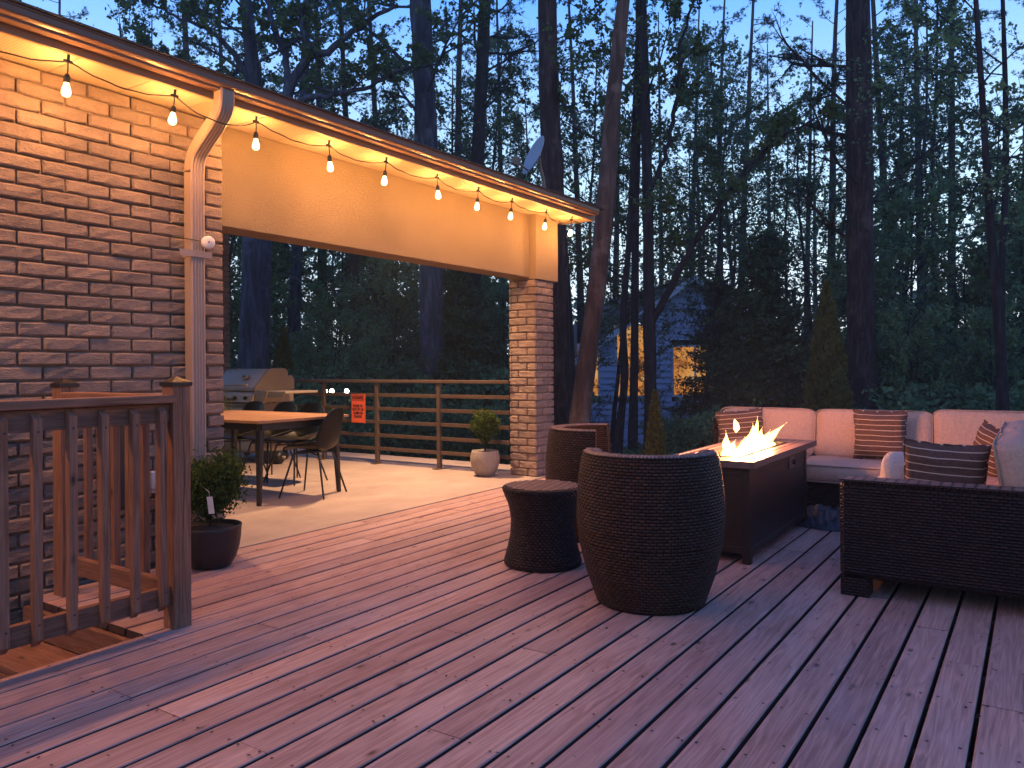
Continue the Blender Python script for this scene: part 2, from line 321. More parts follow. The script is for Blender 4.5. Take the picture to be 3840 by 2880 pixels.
# ------------------------------------------------------------------ mesh builder
class MB:
    def __init__(s): s.v = []; s.f = []; s.uv = []; s.mi = []; s.rn = []; s.cur = 0; s.r = (0.5, 0.5, 0.5)
    def face(s, idx, uv=None):
        s.f.append(tuple(idx)); s.uv.append(uv or [(0, 0)] * len(idx)); s.mi.append(s.cur); s.rn.append(s.r)
    def box(s, x0, x1, y0, y1, z0, z1, mtx=None, ch=0.0):
        """axis box, optional edge chamfer, optional matrix"""
        c = Vector(((x0 + x1) / 2, (y0 + y1) / 2, (z0 + z1) / 2)); h = Vector((abs(x1 - x0) / 2, abs(y1 - y0) / 2, abs(z1 - z0) / 2))
        base = len(s.v)
        if ch <= 0:
            pts = [Vector((c.x + sx * h.x, c.y + sy * h.y, c.z + sz * h.z)) for sz in (-1, 1) for sy in (-1, 1) for sx in (-1, 1)]
            fs = [((0, 2, 3, 1), 2), ((4, 5, 7, 6), 2), ((0, 1, 5, 4), 1), ((2, 6, 7, 3), 1), ((0, 4, 6, 2), 0), ((1, 3, 7, 5), 0)]
        else:
            ch = min(ch, min(h) * 0.9); pts = []; idx = {}
            for sz in (-1, 1):
                for sy in (-1, 1):
                    for sx in (-1, 1):
                        for ax in range(3):
                            p = [c[i] + (sx, sy, sz)[i] * (h[i] - (0 if i == ax else ch)) for i in range(3)]
                            idx[(sx, sy, sz, ax)] = len(pts); pts.append(Vector(p))
            fs = []
            for ax in range(3):
                a, b = [i for i in range(3) if i != ax]
                for sg in (-1, 1):
                    q = []
                    for sa, sb in ((-1, -1), (1, -1), (1, 1), (-1, 1)):
                        k3 = [0, 0, 0]; k3[ax] = sg; k3[a] = sa; k3[b] = sb; q.append(idx[(*k3, ax)])
                    fs.append((tuple(q), ax))
                for sa in (-1, 1):
                    for sb in (-1, 1):
                        q = []
                        for sg, who in ((-1, a), (1, a), (1, b), (-1, b)):
                            k3 = [0, 0, 0]; k3[ax] = sg; k3[a] = sa; k3[b] = sb; q.append(idx[(*k3, who)])
                        fs.append((tuple(q), a))
            for sx in (-1, 1):
                for sy in (-1, 1):
                    for sz in (-1, 1): fs.append(((idx[(sx, sy, sz, 0)], idx[(sx, sy, sz, 1)], idx[(sx, sy, sz, 2)]), 2))
        for p in pts: s.v.append((mtx @ p) if mtx else p)
        for q, ax in fs:
            uv = []
            for i in q:
                p = pts[i]; uv.append(((p.y, p.z), (p.x, p.z), (p.x, p.y))[ax])
            s.face([base + i for i in q], uv)
    def tube(s, pts, rad, n=8, cap=True, flat=None):
        pts = [Vector(p) for p in pts]; m = len(pts)
        rads = rad if isinstance(rad, (list, tuple)) else [rad] * m
        base = len(s.v); prev = None; L = 0; Ls = []
        for i, p in enumerate(pts):
            d = (pts[min(i + 1, m - 1)] - pts[max(i - 1, 0)])
            d = d.normalized() if d.length > 1e-9 else Vector((0, 0, 1))
            if prev is None:
                a = Vector((0, 0, 1)) if abs(d.z) < 0.9 else Vector((1, 0, 0)); u = d.cross(a).normalized()
            else: u = (prev - d * prev.dot(d)).normalized()
            prev = u; w = d.cross(u)
            if i: L += (pts[i] - pts[i - 1]).length
            Ls.append(L)
            for j in range(n):
                t = 2 * PI * j / n
                s.v.append(p + (u * math.cos(t) + w * math.sin(t)) * rads[i])
        for i in range(m - 1):
            for j in range(n):
                a = base + i * n + j; b = base + i * n + (j + 1) % n
                r_ = rads[i]; u0, u1 = 2 * PI * r_ * j / n, 2 * PI * r_ * (j + 1) / n
                s.face((a, b, b + n, a + n), [(u0, Ls[i]), (u1, Ls[i]), (u1, Ls[i + 1]), (u0, Ls[i + 1])])
        if cap:
            s.face([base + j for j in range(n)][::-1]); s.face([base + (m - 1) * n + j for j in range(n)])
    def lathe(s, prof, n=32, center=(0, 0), z0=0.0, a0=0.0, a1=2 * PI):
        full = abs(a1 - a0 - 2 * PI) < 1e-6; cols = n if full else n + 1
        base = len(s.v); L = 0; Rm = max(p[0] for p in prof)
        Ls = [0]
        for i in range(1, len(prof)): Ls.append(Ls[-1] + math.hypot(prof[i][0] - prof[i - 1][0], prof[i][1] - prof[i - 1][1]))
        for (r, z) in prof:
            for j in range(cols):
                t = a0 + (a1 - a0) * j / n
                s.v.append(Vector((center[0] + r * math.cos(t), center[1] + r * math.sin(t), z0 + z)))
        for i in range(len(prof) - 1):
            for j in range(n):
                a = base + i * cols + j; b = base + i * cols + (j + 1) % cols
                u0 = (a1 - a0) * Rm * j / n; u1 = (a1 - a0) * Rm * (j + 1) / n
                s.face((a, b, b + cols, a + cols), [(u0, Ls[i]), (u1, Ls[i]), (u1, Ls[i + 1]), (u0, Ls[i + 1])])
    def prism(s, poly, d0, d1, axis='y'):
        """extrude 2D polygon; axis y: poly in (x,z); axis x: poly in (y,z); axis z: poly in (x,y)"""
        base = len(s.v); n = len(poly)
        for d in (d0, d1):
            for (a, b) in poly:
                s.v.append(Vector({'y': (a, d, b), 'x': (d, a, b), 'z': (a, b, d)}[axis]))
        s.face([base + i for i in range(n)], [p for p in poly]); s.face([base + n + i for i in range(n)][::-1], [p for p in poly][::-1])
        for i in range(n):
            j = (i + 1) % n; l = math.hypot(poly[i][0] - poly[j][0], poly[i][1] - poly[j][1])
            s.face((base + i, base + n + i, base + n + j, base + j), [(0, 0), (d1 - d0, 0), (d1 - d0, l), (0, l)])
    def quad(s, a, b, c, d, uv=None):
        base = len(s.v); s.v += [Vector(a), Vector(b), Vector(c), Vector(d)]; s.face((base, base + 1, base + 2, base + 3), uv or [(0, 0), (1, 0), (1, 1), (0, 1)])
    def grid(s, fn, nu, nv, closeu=False):
        base = len(s.v)
        for j in range(nv + 1):
            for i in range(nu + (0 if closeu else 1)): s.v.append(Vector(fn(i / nu, j / nv)))
        c = nu if closeu else nu + 1
        for j in range(nv):
            for i in range(nu):
                a = base + j * c + i; b = base + j * c + (i + 1) % c
                s.face((a, b, b + c, a + c), [(i / nu, j / nv), ((i + 1) / nu, j / nv), ((i + 1) / nu, (j + 1) / nv), (i / nu, (j + 1) / nv)])

def loc_of(p):
    l = Vector((0, 0, 0))
    while p is not None: l += p.location; p = p.parent
    return l
def obj(name, mb, m, parent=None, smooth=False, local=False, bevel=0.0, mods=None):
    me = bpy.data.meshes.new(name)
    off = Vector((0, 0, 0)) if (local or parent is None) else loc_of(parent)
    me.from_pydata([tuple(Vector(v) - off) for v in mb.v], [], mb.f)
    ms = m if isinstance(m, (list, tuple)) else [m]
    for q in ms: me.materials.append(M[q] if isinstance(q, str) else q)
    uvl = me.uv_layers.new(name='UVMap'); flat = [c for f in mb.uv for p in f for c in p]; uvl.data.foreach_set('uv', flat)
    me.polygons.foreach_set('material_index', mb.mi)
    if any(r != (0.5, 0.5, 0.5) for r in mb.rn):
        ca = me.color_attributes.new('rnd', 'FLOAT_COLOR', 'CORNER'); cc = []
        for f, r in zip(mb.f, mb.rn): cc += [*r, 1.0] * len(f)
        ca.data.foreach_set('color', cc)
    if smooth: me.polygons.foreach_set('use_smooth', [True] * len(me.polygons))
    me.update(); me.validate()
    o = bpy.data.objects.new(name, me); C.objects.link(o)
    if parent is not None: o.parent = parent
    if bevel > 0:
        b = o.modifiers.new('bevel', 'BEVEL'); b.width = bevel; b.segments = 2; b.limit_method = 'ANGLE'; b.angle_limit = R(40)
    return o
def npobj(name, V, F, m, parent=None, smooth=False, off=None):
    """V (n,3) array, F (m,k) int array, k = 3 or 4"""
    V = np.asarray(V, np.float32)
    if off is not None: V = V - np.array(off, np.float32)
    k = F.shape[1]; me = bpy.data.meshes.new(name)
    me.vertices.add(len(V)); me.vertices.foreach_set('co', V.ravel())
    me.loops.add(F.size); me.loops.foreach_set('vertex_index', F.ravel().astype(np.int32))
    me.polygons.add(len(F)); me.polygons.foreach_set('loop_start', np.arange(0, F.size, k, dtype=np.int32))
    me.materials.append(M[m]); me.update(calc_edges=True)
    if smooth: me.polygons.foreach_set('use_smooth', [True] * len(F))
    o = bpy.data.objects.new(name, me); C.objects.link(o)
    if parent is not None: o.parent = parent
    return o
def tag(o, label=None, cat=None, group=None, kind=None):
    if label: o['label'] = label
    if cat: o['category'] = cat
    if group: o['group'] = group
    if kind: o['kind'] = kind
    return o
def thing(name, loc, label, cat, group=None, rz=0.0):
    o = bpy.data.objects.new(name, None); C.objects.link(o); o.location = loc; o.rotation_euler = (0, 0, rz); o.empty_display_size = 0.1
    return tag(o, label, cat, group)
def dup(o, parent=None):
    c = o.copy(); C.objects.link(c)
    if parent is not None: c.parent = parent
    for ch in [x for x in o.children]: dup(ch, c)
    return c
def text_obj(name, body, size, parent, mtx, m, width=None, extr=0.0008):
    cu = bpy.data.curves.new(name, 'FONT'); cu.body = body; cu.size = size; cu.align_x = 'CENTER'; cu.align_y = 'CENTER'; cu.extrude = extr; cu.offset = size * 0.012
    cu.space_line = 1.0
    tmp = bpy.data.objects.new(name + '_tmp', cu); C.objects.link(tmp)
    bpy.context.view_layer.update()
    me = bpy.data.meshes.new_from_object(tmp.evaluated_get(bpy.context.evaluated_depsgraph_get()))
    bpy.data.objects.remove(tmp)
    me.materials.clear(); me.materials.append(M[m])
    off = loc_of(parent); me.transform(Matrix.Translation(-off) @ mtx)
    o = bpy.data.objects.new(name, me); C.objects.link(o); o.parent = parent
    return o
rng = random.Random(7)
def rr(a, b): return rng.uniform(a, b)

# ================================================================== SETTING
# ---- terrain below the raised deck
def gz_(x, y):
    r = math.hypot(x - 4, y - 1)
    return -1.35 - 0.012 * max(0, r - 8) + 0.10 * math.sin(x * 0.31) * math.cos(y * 0.27)
mb = MB()
xs = [-12, -6, 0, 4, 8, 12, 16, 20, 25, 30, 36, 44, 55, 70, 90, 120, 170, 260]
ys = [-200, -120, -70, -45, -30, -20, -12, -6, 0, 5, 10, 15, 20, 26, 34, 44, 60, 90, 140, 220]
idx = {}
for i, x in enumerate(xs):
    for j, y in enumerate(ys): idx[i, j] = len(mb.v); mb.v.append(Vector((x, y, gz_(x, y))))
for i in range(len(xs) - 1):
    for j in range(len(ys) - 1): mb.face((idx[i, j], idx[i + 1, j], idx[i + 1, j + 1], idx[i, j + 1]))
tag(obj('ground', mb, 'forest_floor', smooth=True), kind='structure')
# pale gravel drive near the blue house
mb = MB()
for i in range(16):
    y0, y1 = -22 + i * 2.6, -22 + (i + 1) * 2.6
    f_ = lambda y: 22.5 + 1.2 * math.sin(y * 0.2)
    a, b = f_(y0), f_(y1)
    mb.quad((a, y0, gz_(a, y0) + .05), (a + 3.4, y0, gz_(a + 3.4, y0) + .05), (b + 3.4, y1, gz_(b + 3.4, y1) + .05), (b, y1, gz_(b, y1) + .05))
tag(obj('gravel_drive', mb, 'gravel'), kind='structure')

# ---- deck (boards run along X), with the stair opening cut out
P = 0.1518; Y0 = 0.178; BW = P - 0.0155
mb = MB(); TH = 0.036
def board(x0, x1, yc, z=0.0, half=None):
    hw = BW / 2 if half is None else half
    mb.r = (rr(0, 1), rr(0, 1), rr(0, 1)); dz = rr(-.0012, .0012)
    c_ = 0.0045; y0, y1 = yc - hw, yc + hw
    prof = [(y0, -TH), (y0, -c_), (y0 + c_ * .4, -c_ * .35), (y0 + c_, 0), (yc, -0.0008), (y1 - c_, 0), (y1 - c_ * .4, -c_ * .35), (y1, -c_), (y1, -TH)]
    base = len(mb.v)
    for x in (x0, x1):
        for (y, zz) in prof: mb.v.append(Vector((x, y, zz + z + dz)))
    n = len(prof)
    for i in range(n - 1):
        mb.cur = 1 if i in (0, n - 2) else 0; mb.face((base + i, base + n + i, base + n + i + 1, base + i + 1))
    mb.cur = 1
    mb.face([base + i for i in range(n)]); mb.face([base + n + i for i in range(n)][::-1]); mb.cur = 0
nails = MB()
XE = 8.75
k0 = int((-3.4 - Y0) / P); k1 = 27
for kk in range(k0, k1 + 1):
    yc = Y0 + (kk + 0.5) * P
    xs0 = 2.03 if yc > 3.38 else -1.4
    # random butt joints over the joists
    x = xs0; first = True
    while x < XE - 0.01:
        L = rr(1.2, 4.2) if first else rr(3.0, 4.3)
        x2 = min(XE, round((x + L) / 0.4) * 0.4 + 0.013)
        if XE - x2 < 0.8: x2 = XE
        board(x, x2 - 0.0025, yc); first = False
        x = x2
    jx = math.ceil((xs0 + .03) / 0.4) * 0.4
    while jx < XE:
        for dy in (-0.045, 0.045):
            cx_, cy_ = jx + rr(-.006, .006), yc + dy + rr(-.006, .006); b_ = len(nails.v)
            for q in range(6): nails.v.append(Vector((cx_ + .0056 * math.cos(q * PI / 3), cy_ + .0056 * math.sin(q * PI / 3), 0.0026)))
            nails.face([b_ + q for q in range(6)])
        jx += 0.4
noisy('deck_edge_shade', (0.045, 0.024, 0.022), (0.08, 0.045, 0.04), 8, 0.9, 0.3, 0.002)  # gap shade between boards, with edge grime, painted on their sides and ends
tag(obj('deck', mb, ['deck_wood', 'deck_edge_shade']), kind='structure')
tag(obj('deck_nail_heads', nails, 'black_metal'), kind='structure')
r_ = np.random.default_rng(4); n_ = 1500; cx2 = r_.uniform(0.2, 8.6, n_); cy2 = r_.uniform(-2.6, 8.0, n_); Vd = []; Fd = []
for i in range(n_):
    if cx2[i] < 2.03 and cy2[i] > 3.3: continue
    if cy2[i] > 4.35 and cx2[i] < 3.4: continue
    a = r_.uniform(0, 6.28); L_ = r_.uniform(.003, .012); w_2 = L_ * r_.uniform(.25, .7); ca, sa = math.cos(a), math.sin(a); k_ = len(Vd); z_ = .0035
    for (u_, v_2, dz) in ((-L_, 0, 0), (0, -w_2, .001), (L_, 0, .002), (0, w_2, .001)): Vd.append((cx2[i] + u_ * ca - v_2 * sa, cy2[i] + u_ * sa + v_2 * ca, z_ + dz))
    Fd.append((k_, k_ + 1, k_ + 2, k_ + 3))
tag(npobj('fallen_bud_scales', np.array(Vd), np.array(Fd), 'soil'), 'tiny dark bud scales and seeds scattered over the deck and patio', 'debris', kind='stuff')
mb = MB()   # joists, rim boards, stair opening framing
mb.r = (.3, .4, .5)
for i in range(26):
    x = -1.2 + 0.4 * i
    y1 = 4.36 if x > 2.0 else 3.30
    mb.box(x - .019, x + .019, -3.4, y1, -0.23, -TH - .003)
mb.box(-1.4, 1.99, 3.305, 3.343, -0.24, -TH - .003)
mb.box(8.72, 8.758, -3.4, 4.4, -0.24, -TH - .003); mb.box(-1.4, 8.7, -3.45, -3.41, -0.24, -TH - .003)
for x in (0.5, 4.5, 8.5):
    for y in (-3.2, 0.2, 3.1): mb.box(x - .07, x + .07, y - .07, y + .07, -1.6, -0.245)
tag(obj('deck_framing', mb, 'rail_wood_x'), kind='structure')
# stairs descending to the left inside the opening
st = thing('wooden_stairs', (1.9, 3.9, -1.3), 'wooden steps going down along the brick wall behind the near railing', 'stairs')
for i in range(5):
    mb = MB(); mb.r = (rr(0, 1), rr(0, 1), rr(0, 1)); xr = 2.028 - 0.27 * i; z = -0.18 * i
    mb.box(xr - .032, xr, 3.36, 4.42, z - .18, z - .002 - (TH if i == 0 else TH + .002))
    obj('riser', mb, 'rail_wood_y', st, bevel=.003)
    mb = MB(); mb.r = (rr(0, 1), rr(0, 1), rr(0, 1)); mb.box(xr - .30, xr - .034, 3.36, 4.42, z - .18 - TH, z - .18)
    obj('tread', mb, 'rail_wood_y', st, bevel=.004)

# ---- patio slab
mb = MB()
mb.box(3.0, 7.98, 4.446, 12.0, -0.25, -0.001)
tag(obj('patio_slab', mb, 'concrete'), kind='structure')

# ================================================================== THE HOUSE
house = thing('brick_house', (3.3, 4.6, -1.3), 'pale brick house with stucco beam over a covered patio, brown gutter and dark roof edge', 'house')
WY = 4.516                                     # outer face of the brick
def brick_face(mb, mo, u0, u1, z0, z1, place, L=0.255, Hc=0.0817, full_start=0.0, depth=0.030, halves=True):
    """bricks on a face: place(u, z, d) -> point, d = outwards.  mb bricks, mo mortar"""
    n = int(round((z1 - z0) / Hc)); hc = (z1 - z0) / n; J = 0.0042
    for i in range(n):
        za, zb = z0 + i * hc + J, z0 + (i + 1) * hc - J
        u = u1 - (0 if i % 2 == 0 else L * 0.5)
        us = []
        if i % 2: us.append((u1 - L * .5, u1))
        while u > u0 + 0.01:
            a = max(u0, u - L); us.append((a, u)); u -= L
        for a, b in us:
            if b - a < 0.03: continue
            a += J if a > u0 + 1e-6 else -0.002; b -= J if b < u1 - 1e-6 else -0.002
            dd = depth * rr(0.55, 1.0); mb.r = (rr(0, 1), rr(0, 1), rr(0, 1))
            r_ = 0.010; q0 = []
            # rounded, slightly rock-faced brick: outer ring + inner raised grid
            nu, nv = max(2, int((b - a) / 0.05)), 2
            ring = [(a, za), (b, za), (b, zb), (a, zb)]
            base = len(mb.v)
            ua = [a + r_ + (b - a - 2 * r_) * t / nu for t in range(nu + 1)]; zz = [za + r_ + (zb - za - 2 * r_) * t / nv for t in range(nv + 1)]
            for z in zz:
                for uu in ua: mb.v.append(place(uu, z, dd + rr(-.0035, .0035)))
            for j in range(nv):
                for t in range(nu):
                    c0 = base + j * (nu + 1) + t; mb.face((c0, c0 + 1, c0 + nu + 2, c0 + nu + 1))
            # skirt (chamfer then side)
            loop = [(ua[t], zz[0], base + t, ua[t], za) for t in range(nu + 1)] + [(0, 0, base + j * (nu + 1) + nu, b, zz[j]) for j in range(nv + 1)]
            inner = [base + t for t in range(nu + 1)] + [base + j * (nu + 1) + nu for j in range(1, nv + 1)] + [base + nv * (nu + 1) + t for t in range(nu - 1, -1, -1)] + [base + j * (nu + 1) for j in range(nv - 1, 0, -1)]
            op = [(ua[t], za) for t in range(nu + 1)] + [(b, zz[j]) for j in range(1, nv + 1)] + [(ua[t], zb) for t in range(nu - 1, -1, -1)] + [(a, zz[j]) for j in range(nv - 1, 0, -1)]
            op[0] = (a + .003, za + .003); op[nu] = (b - .003, za + .003); op[nu + nv] = (b - .003, zb - .003); op[nu + nv + nu] = (a + .003, zb - .003)
            b1 = len(mb.v)
            for (uu, z) in op: mb.v.append(place(uu, z, dd * 0.62))
            b2 = len(mb.v)
            for (uu, z) in op: mb.v.append(place(uu, z, -0.004))
            m_ = len(inner)
            for t in range(m_):
                t2 = (t + 1) % m_
                mb.face((inner[t2], inner[t], b1 + t, b1 + t2)); mb.face((b1 + t2, b1 + t, b2 + t, b2 + t2))
# main wall  X -3 .. 3.305
wall = MB(); mort = MB()
brick_face(wall, mort, -3.0, 3.300, -1.05, 2.84, lambda u, z, d: Vector((u, WY + .022 - d, z)), depth=0.030)
mort.box(-3.0, 3.288, WY + .022, WY + .30, -1.35, 2.84)
wl = obj('brick_wall', wall, 'brick', house); obj('mortar', mort, 'mortar', wl)
# patio-side return of the main wall (faces +X)
ret = MB(); brick_face(ret, None, WY + .012, 9.0, -0.0, 2.84, lambda u, z, d: Vector((3.275 + d, u, z)), depth=0.022)
mo2 = MB(); mo2.prism([(WY + .31, -1.3), (11.0, -1.3), (11.0, 4.30), (WY + .31, 2.90)], 3.0, 3.275, 'x')
rw = obj('return_wall', ret, 'brick', house); obj('mortar', mo2, 'mortar', rw)
# pillars
def pillar(nm, x0, x1, y0, y1, z1):
    b = MB()
    brick_face(b, None, y0, y1, 0.0, z1, lambda u, z, d: Vector((x0 + .02 - d, u, z)), L=0.23, depth=0.024)
    brick_face(b, None, x0, x1, 0.0, z1, lambda u, z, d: Vector((u, y0 + .02 - d, z)), L=0.23, depth=0.024)
    brick_face(b, None, x0, x1, 0.0, z1, lambda u, z, d: Vector((x1 - u + x0, y1 - .02 + d, z)), L=0.23, depth=0.024)
    brick_face(b, None, y0, y1, 0.0, z1, lambda u, z, d: Vector((x1 - .02 + d, y1 - u + y0, z)), L=0.23, depth=0.024)
    o = obj('brick_pillar', b, 'brick', house)
    c = MB(); c.box(x0 + .02, x1 - .02, y0 + .02, y1 - .02, -1.3, z1); obj('mortar', c, 'mortar', o)
pillar('p', 7.225, 7.60, 4.512, 4.86, 2.145)
pillar('p', 7.225, 7.60, 10.25, 10.60, 4.14)
# stucco beam with its thicker end block
b = MB(); b.box(3.300, 7.226, 4.586, 4.83, 2.165, 2.846); obj('stucco_beam', b, 'stucco', house, bevel=.006)
b = MB(); b.box(7.228, 7.69, 4.500, 4.872, 2.146, 2.848); obj('beam_end_block', b, 'stucco', house, bevel=.006)
# side beam running back along the open side, above the rail (rises with the vault)
b = MB(); b.prism([(4.874, 2.84), (9.9, 3.98), (9.9, 4.14), (4.874, 2.99)], 7.30, 7.52, 'x'); obj('side_beam', b, 'stucco', house)
# soffit panels, J-channel seams
b = MB()
x = -3.0; wdt = 0.40
while x < 7.98:
    b.box(x + .003, min(7.98, x + wdt) - .003, 4.203, 4.60, 2.848, 2.862)
    x += wdt
obj('soffit', b, 'soffit_metal', house)
# vaulted patio ceiling
b = MB(); b.prism([(4.60, 2.872), (11.0, 4.33), (11.0, 4.36), (4.60, 2.902)], 3.0, 7.95, 'x'); obj('patio_ceiling', b, 'soffit_metal', house)
# fascia + K-style gutter + roof
XG = 7.90
b = MB(); b.box(-3.0, XG + .08, 4.178, 4.201, 2.846, 2.955); obj('fascia', b, 'fascia_metal', house, bevel=.003)
ztop = 3.005
prof = [(4.176, 2.891), (4.116, 2.891), (4.113, 2.894), (4.113, 2.901), (4.108, 2.906), (4.095, 2.911), (4.086, 2.917), (4.082, 2.925), (4.081, 2.952), (4.074, 2.955), (4.074, 2.962), (4.089, 2.962), (4.089, 2.926), (4.100, 2.916), (4.120, 2.907), (4.120, 2.899), (4.176, 2.899)]
b = MB(); b.prism(prof, -3.0, XG, 'x'); b.box(XG - .004, XG, 4.09, 4.176, 2.900, 2.955)
gut = obj('gutter', b, 'gutter_metal', house)
b = MB(); b.prism([(4.058, 2.974), (4.12, 2.992), (11.2, 4.68), (11.2, 4.62), (4.13, 2.968), (4.058, 2.966)], -3.0, 8.02, 'x'); obj('roof', b, 'shingle', house)
# gable trim board at the open end
b = MB(); b.prism([(4.18, 2.85), (4.60, 2.85), (11.1, 4.33), (11.1, 4.59), (4.18, 2.955)], 7.955, 7.98, 'x'); obj('rake_board', b, 'fascia_metal', house)
# downspout with two elbows
dsx0, dsx1 = 2.992, 3.092; w_, d_ = 0.100, 0.070
def spout(path, mbx):
    """corrugated rectangular tube swept in the y-z plane"""
    secs = []
    for i, (y, z) in enumerate(path):
        a = path[max(i - 1, 0)]; c = path[min(i + 1, len(path) - 1)]
        t = Vector((0, c[0] - a[0], c[1] - a[1])).normalized(); nn = Vector((0, t.z, -t.y))
        if nn.y > 0: nn = -nn
        ring = []
        nf = 11
        for q in range(nf): ring.append((dsx0 + w_ * q / (nf - 1), d_ / 2 + (0.004 if q % 2 else -0.0035)))
        ring = [(dsx0, -d_ / 2)] + ring + [(dsx1, -d_ / 2)]
        cen = Vector((0, y, z)); secs.append([cen + nn * h + Vector((xx, 0, 0)) for xx, h in ring])
    base = len(mbx.v); n = len(secs[0])
    for s_ in secs: mbx.v += s_
    for i in range(len(secs) - 1):
        for j in range(n):
            a = base + i * n + j; b_ = base + i * n + (j + 1) % n; mbx.face((a, b_, b_ + n, a + n))
pk_ = [(4.142, 2.905), (4.142, 2.850), (4.146, 2.815), (4.160, 2.780), (4.188, 2.748), (4.240, 2.705), (4.330, 2.635), (4.385, 2.590), (4.422, 2.548), (4.441, 2.500), (4.448, 2.440)]
path = []
for i in range(len(pk_) - 1):
    p0, p1, p2, p3 = pk_[max(i - 1, 0)], pk_[i], pk_[i + 1], pk_[min(i + 2, len(pk_) - 1)]
    for q in range(4):
        f = q / 4; path.append(tuple(0.5 * (2 * p1[a] + (p2[a] - p0[a]) * f + (2 * p0[a] - 5 * p1[a] + 4 * p2[a] - p3[a]) * f * f + (-p0[a] + 3 * p1[a] - 3 * p2[a] + p3[a]) * f ** 3) for a in (0, 1)))
path.append(pk_[-1])
ds = MB(); spout(path, ds); spout([(4.449, 2.45), (4.449, 0.05)], ds)
for z in (2.79, 2.765, 2.74, 2.565, 2.54, 2.515):    # crimps on the elbows
    yy = np.interp(z, [2.50, 2.545, 2.585, 2.62, 2.755, 2.785, 2.82], [4.446, 4.437, 4.40, 4.36, 4.20, 4.165, 4.145])
dso = obj('downspout', ds, 'downspout_metal', house)
b = MB(); b.box(dsx0 - .085, dsx1 + .045, 4.405, 4.4095, 1.905, 1.945); b.box(dsx0 - .0045, dsx0 - .0005, 4.41, 4.50, 1.905, 1.945); b.box(dsx1 + .0005, dsx1 + .0045, 4.41, 4.50, 1.905, 1.945); obj('strap', b, 'downspout_metal', dso)
# siren / motion puck tied to the downspout
pk = thing('motion_sensor', (3.10, 4.40, 1.99), 'round white puck sensor strapped to the downspout', 'sensor')
m_ = Matrix.Translation((3.085, 4.375, 2.00)) @ Matrix.Rotation(R(90), 4, 'X') @ Matrix.Rotation(R(-20), 4, 'Y')
def mtx_lathe(prof, n, mt):
    q = MB(); q.lathe(prof, n); q.v = [mt @ Vector(p) for p in q.v]; return q
obj('sensor_body', mtx_lathe([(0, -.022), (.035, -.022), (.041, -.012), (.041, .010), (.034, .019), (.012, .023), (0, .023)], 28, m_), 'white_plastic', pk, smooth=True)
obj('lens', mtx_lathe([(0, .0235), (.006, .0235), (.006, .026), (0, .0265)], 14, m_), 'fascia_metal', pk)
b = MB(); b.tube([(2.90, 4.49, 2.03), (2.96, 4.43, 2.015), (3.0, 4.405, 2.01), (3.06, 4.40, 2.005)], .0028, 6); obj('tie_wire', b, 'black_metal', pk)
# satellite dish on the roof edge
dc = Vector((7.74, 4.80, 3.62))
di = thing('satellite_dish', (7.78, 4.73, 3.17), 'grey satellite dish on a short mast above the far end of the roof', 'dish')
nrm = Vector((-0.75, 0.52, 0.37)).normalized()
q = nrm.to_track_quat('Z', 'Y').to_matrix().to_4x4(); mt = Matrix.Translation(dc) @ q
prof = [(0, 0.0)] + [(r * .235, 0.055 * r * r) for r in (.2, .4, .6, .8, .93, 1.0)] + [(.241, .052), (.235, .046)] + [(r * .235, 0.055 * r * r - .006) for r in (.8, .5, .2)] + [(0, -.006)]
b = mtx_lathe(prof, 40, mt); obj('reflector', b, 'dish_grey', di, smooth=True)
lnb = dc + nrm * 0.26 + Vector((0.02, .02, -.17))
b = MB(); b.tube([dc - nrm * .02 + Vector((0, 0, -.14)), dc - nrm * .0 + Vector((0, 0, -.24)), lnb], .012, 8); obj('feed_arm', b, 'fascia_metal', di)
b = MB(); b.box(-.03, .03, -.05, .05, -.03, .06, Matrix.Translation(lnb) @ q, .006); obj('receiver', b, 'fascia_metal', di)
b = MB(); b.tube([(7.80, 4.73, 3.135), (7.80, 4.75, 3.36), (7.78, 4.78, 3.50), dc - nrm * .03], .02, 10); b.box(7.74, 7.86, 4.66, 4.80, 3.130, 3.150); obj('mast', b, 'fascia_metal', di)

# dark utility box and small pale outlet cover low on the brick, seen through the balusters
ub = thing('utility_box', (2.53, 4.49, .38), 'tall dark brown box mounted on the brick behind the balusters', 'utility box')
b = MB(); b.box(2.478, 2.592, 4.40, 4.485, .385, 1.0); obj('housing', b, 'box_brown', ub, bevel=.006)
b = MB(); b.box(2.486, 2.584, 4.389, 4.3995, .40, .985); obj('cover', b, 'box_brown', ub, bevel=.004)
b = MB(); b.tube([(2.71, 4.485, .98), (2.71, 4.485, .3), (2.70, 4.48, -.1)], .012, 8); tag(obj('black_cable', b, 'rubber'), 'thin black cable running down the brick beside the white outlet cover', 'cable')
oc = thing('outlet_cover', (2.78, 4.49, .45), 'small white outlet cover on the brick behind the short railing', 'outlet')
b = MB(); b.box(2.735, 2.805, 4.44, 4.487, .47, .58, ch=.006); obj('cover', b, 'white_plastic', oc); b = MB(); b.box(2.74, 2.80, 4.45, 4.486, .448, .4695, ch=.004); obj('flap', b, 'white_plastic', oc)

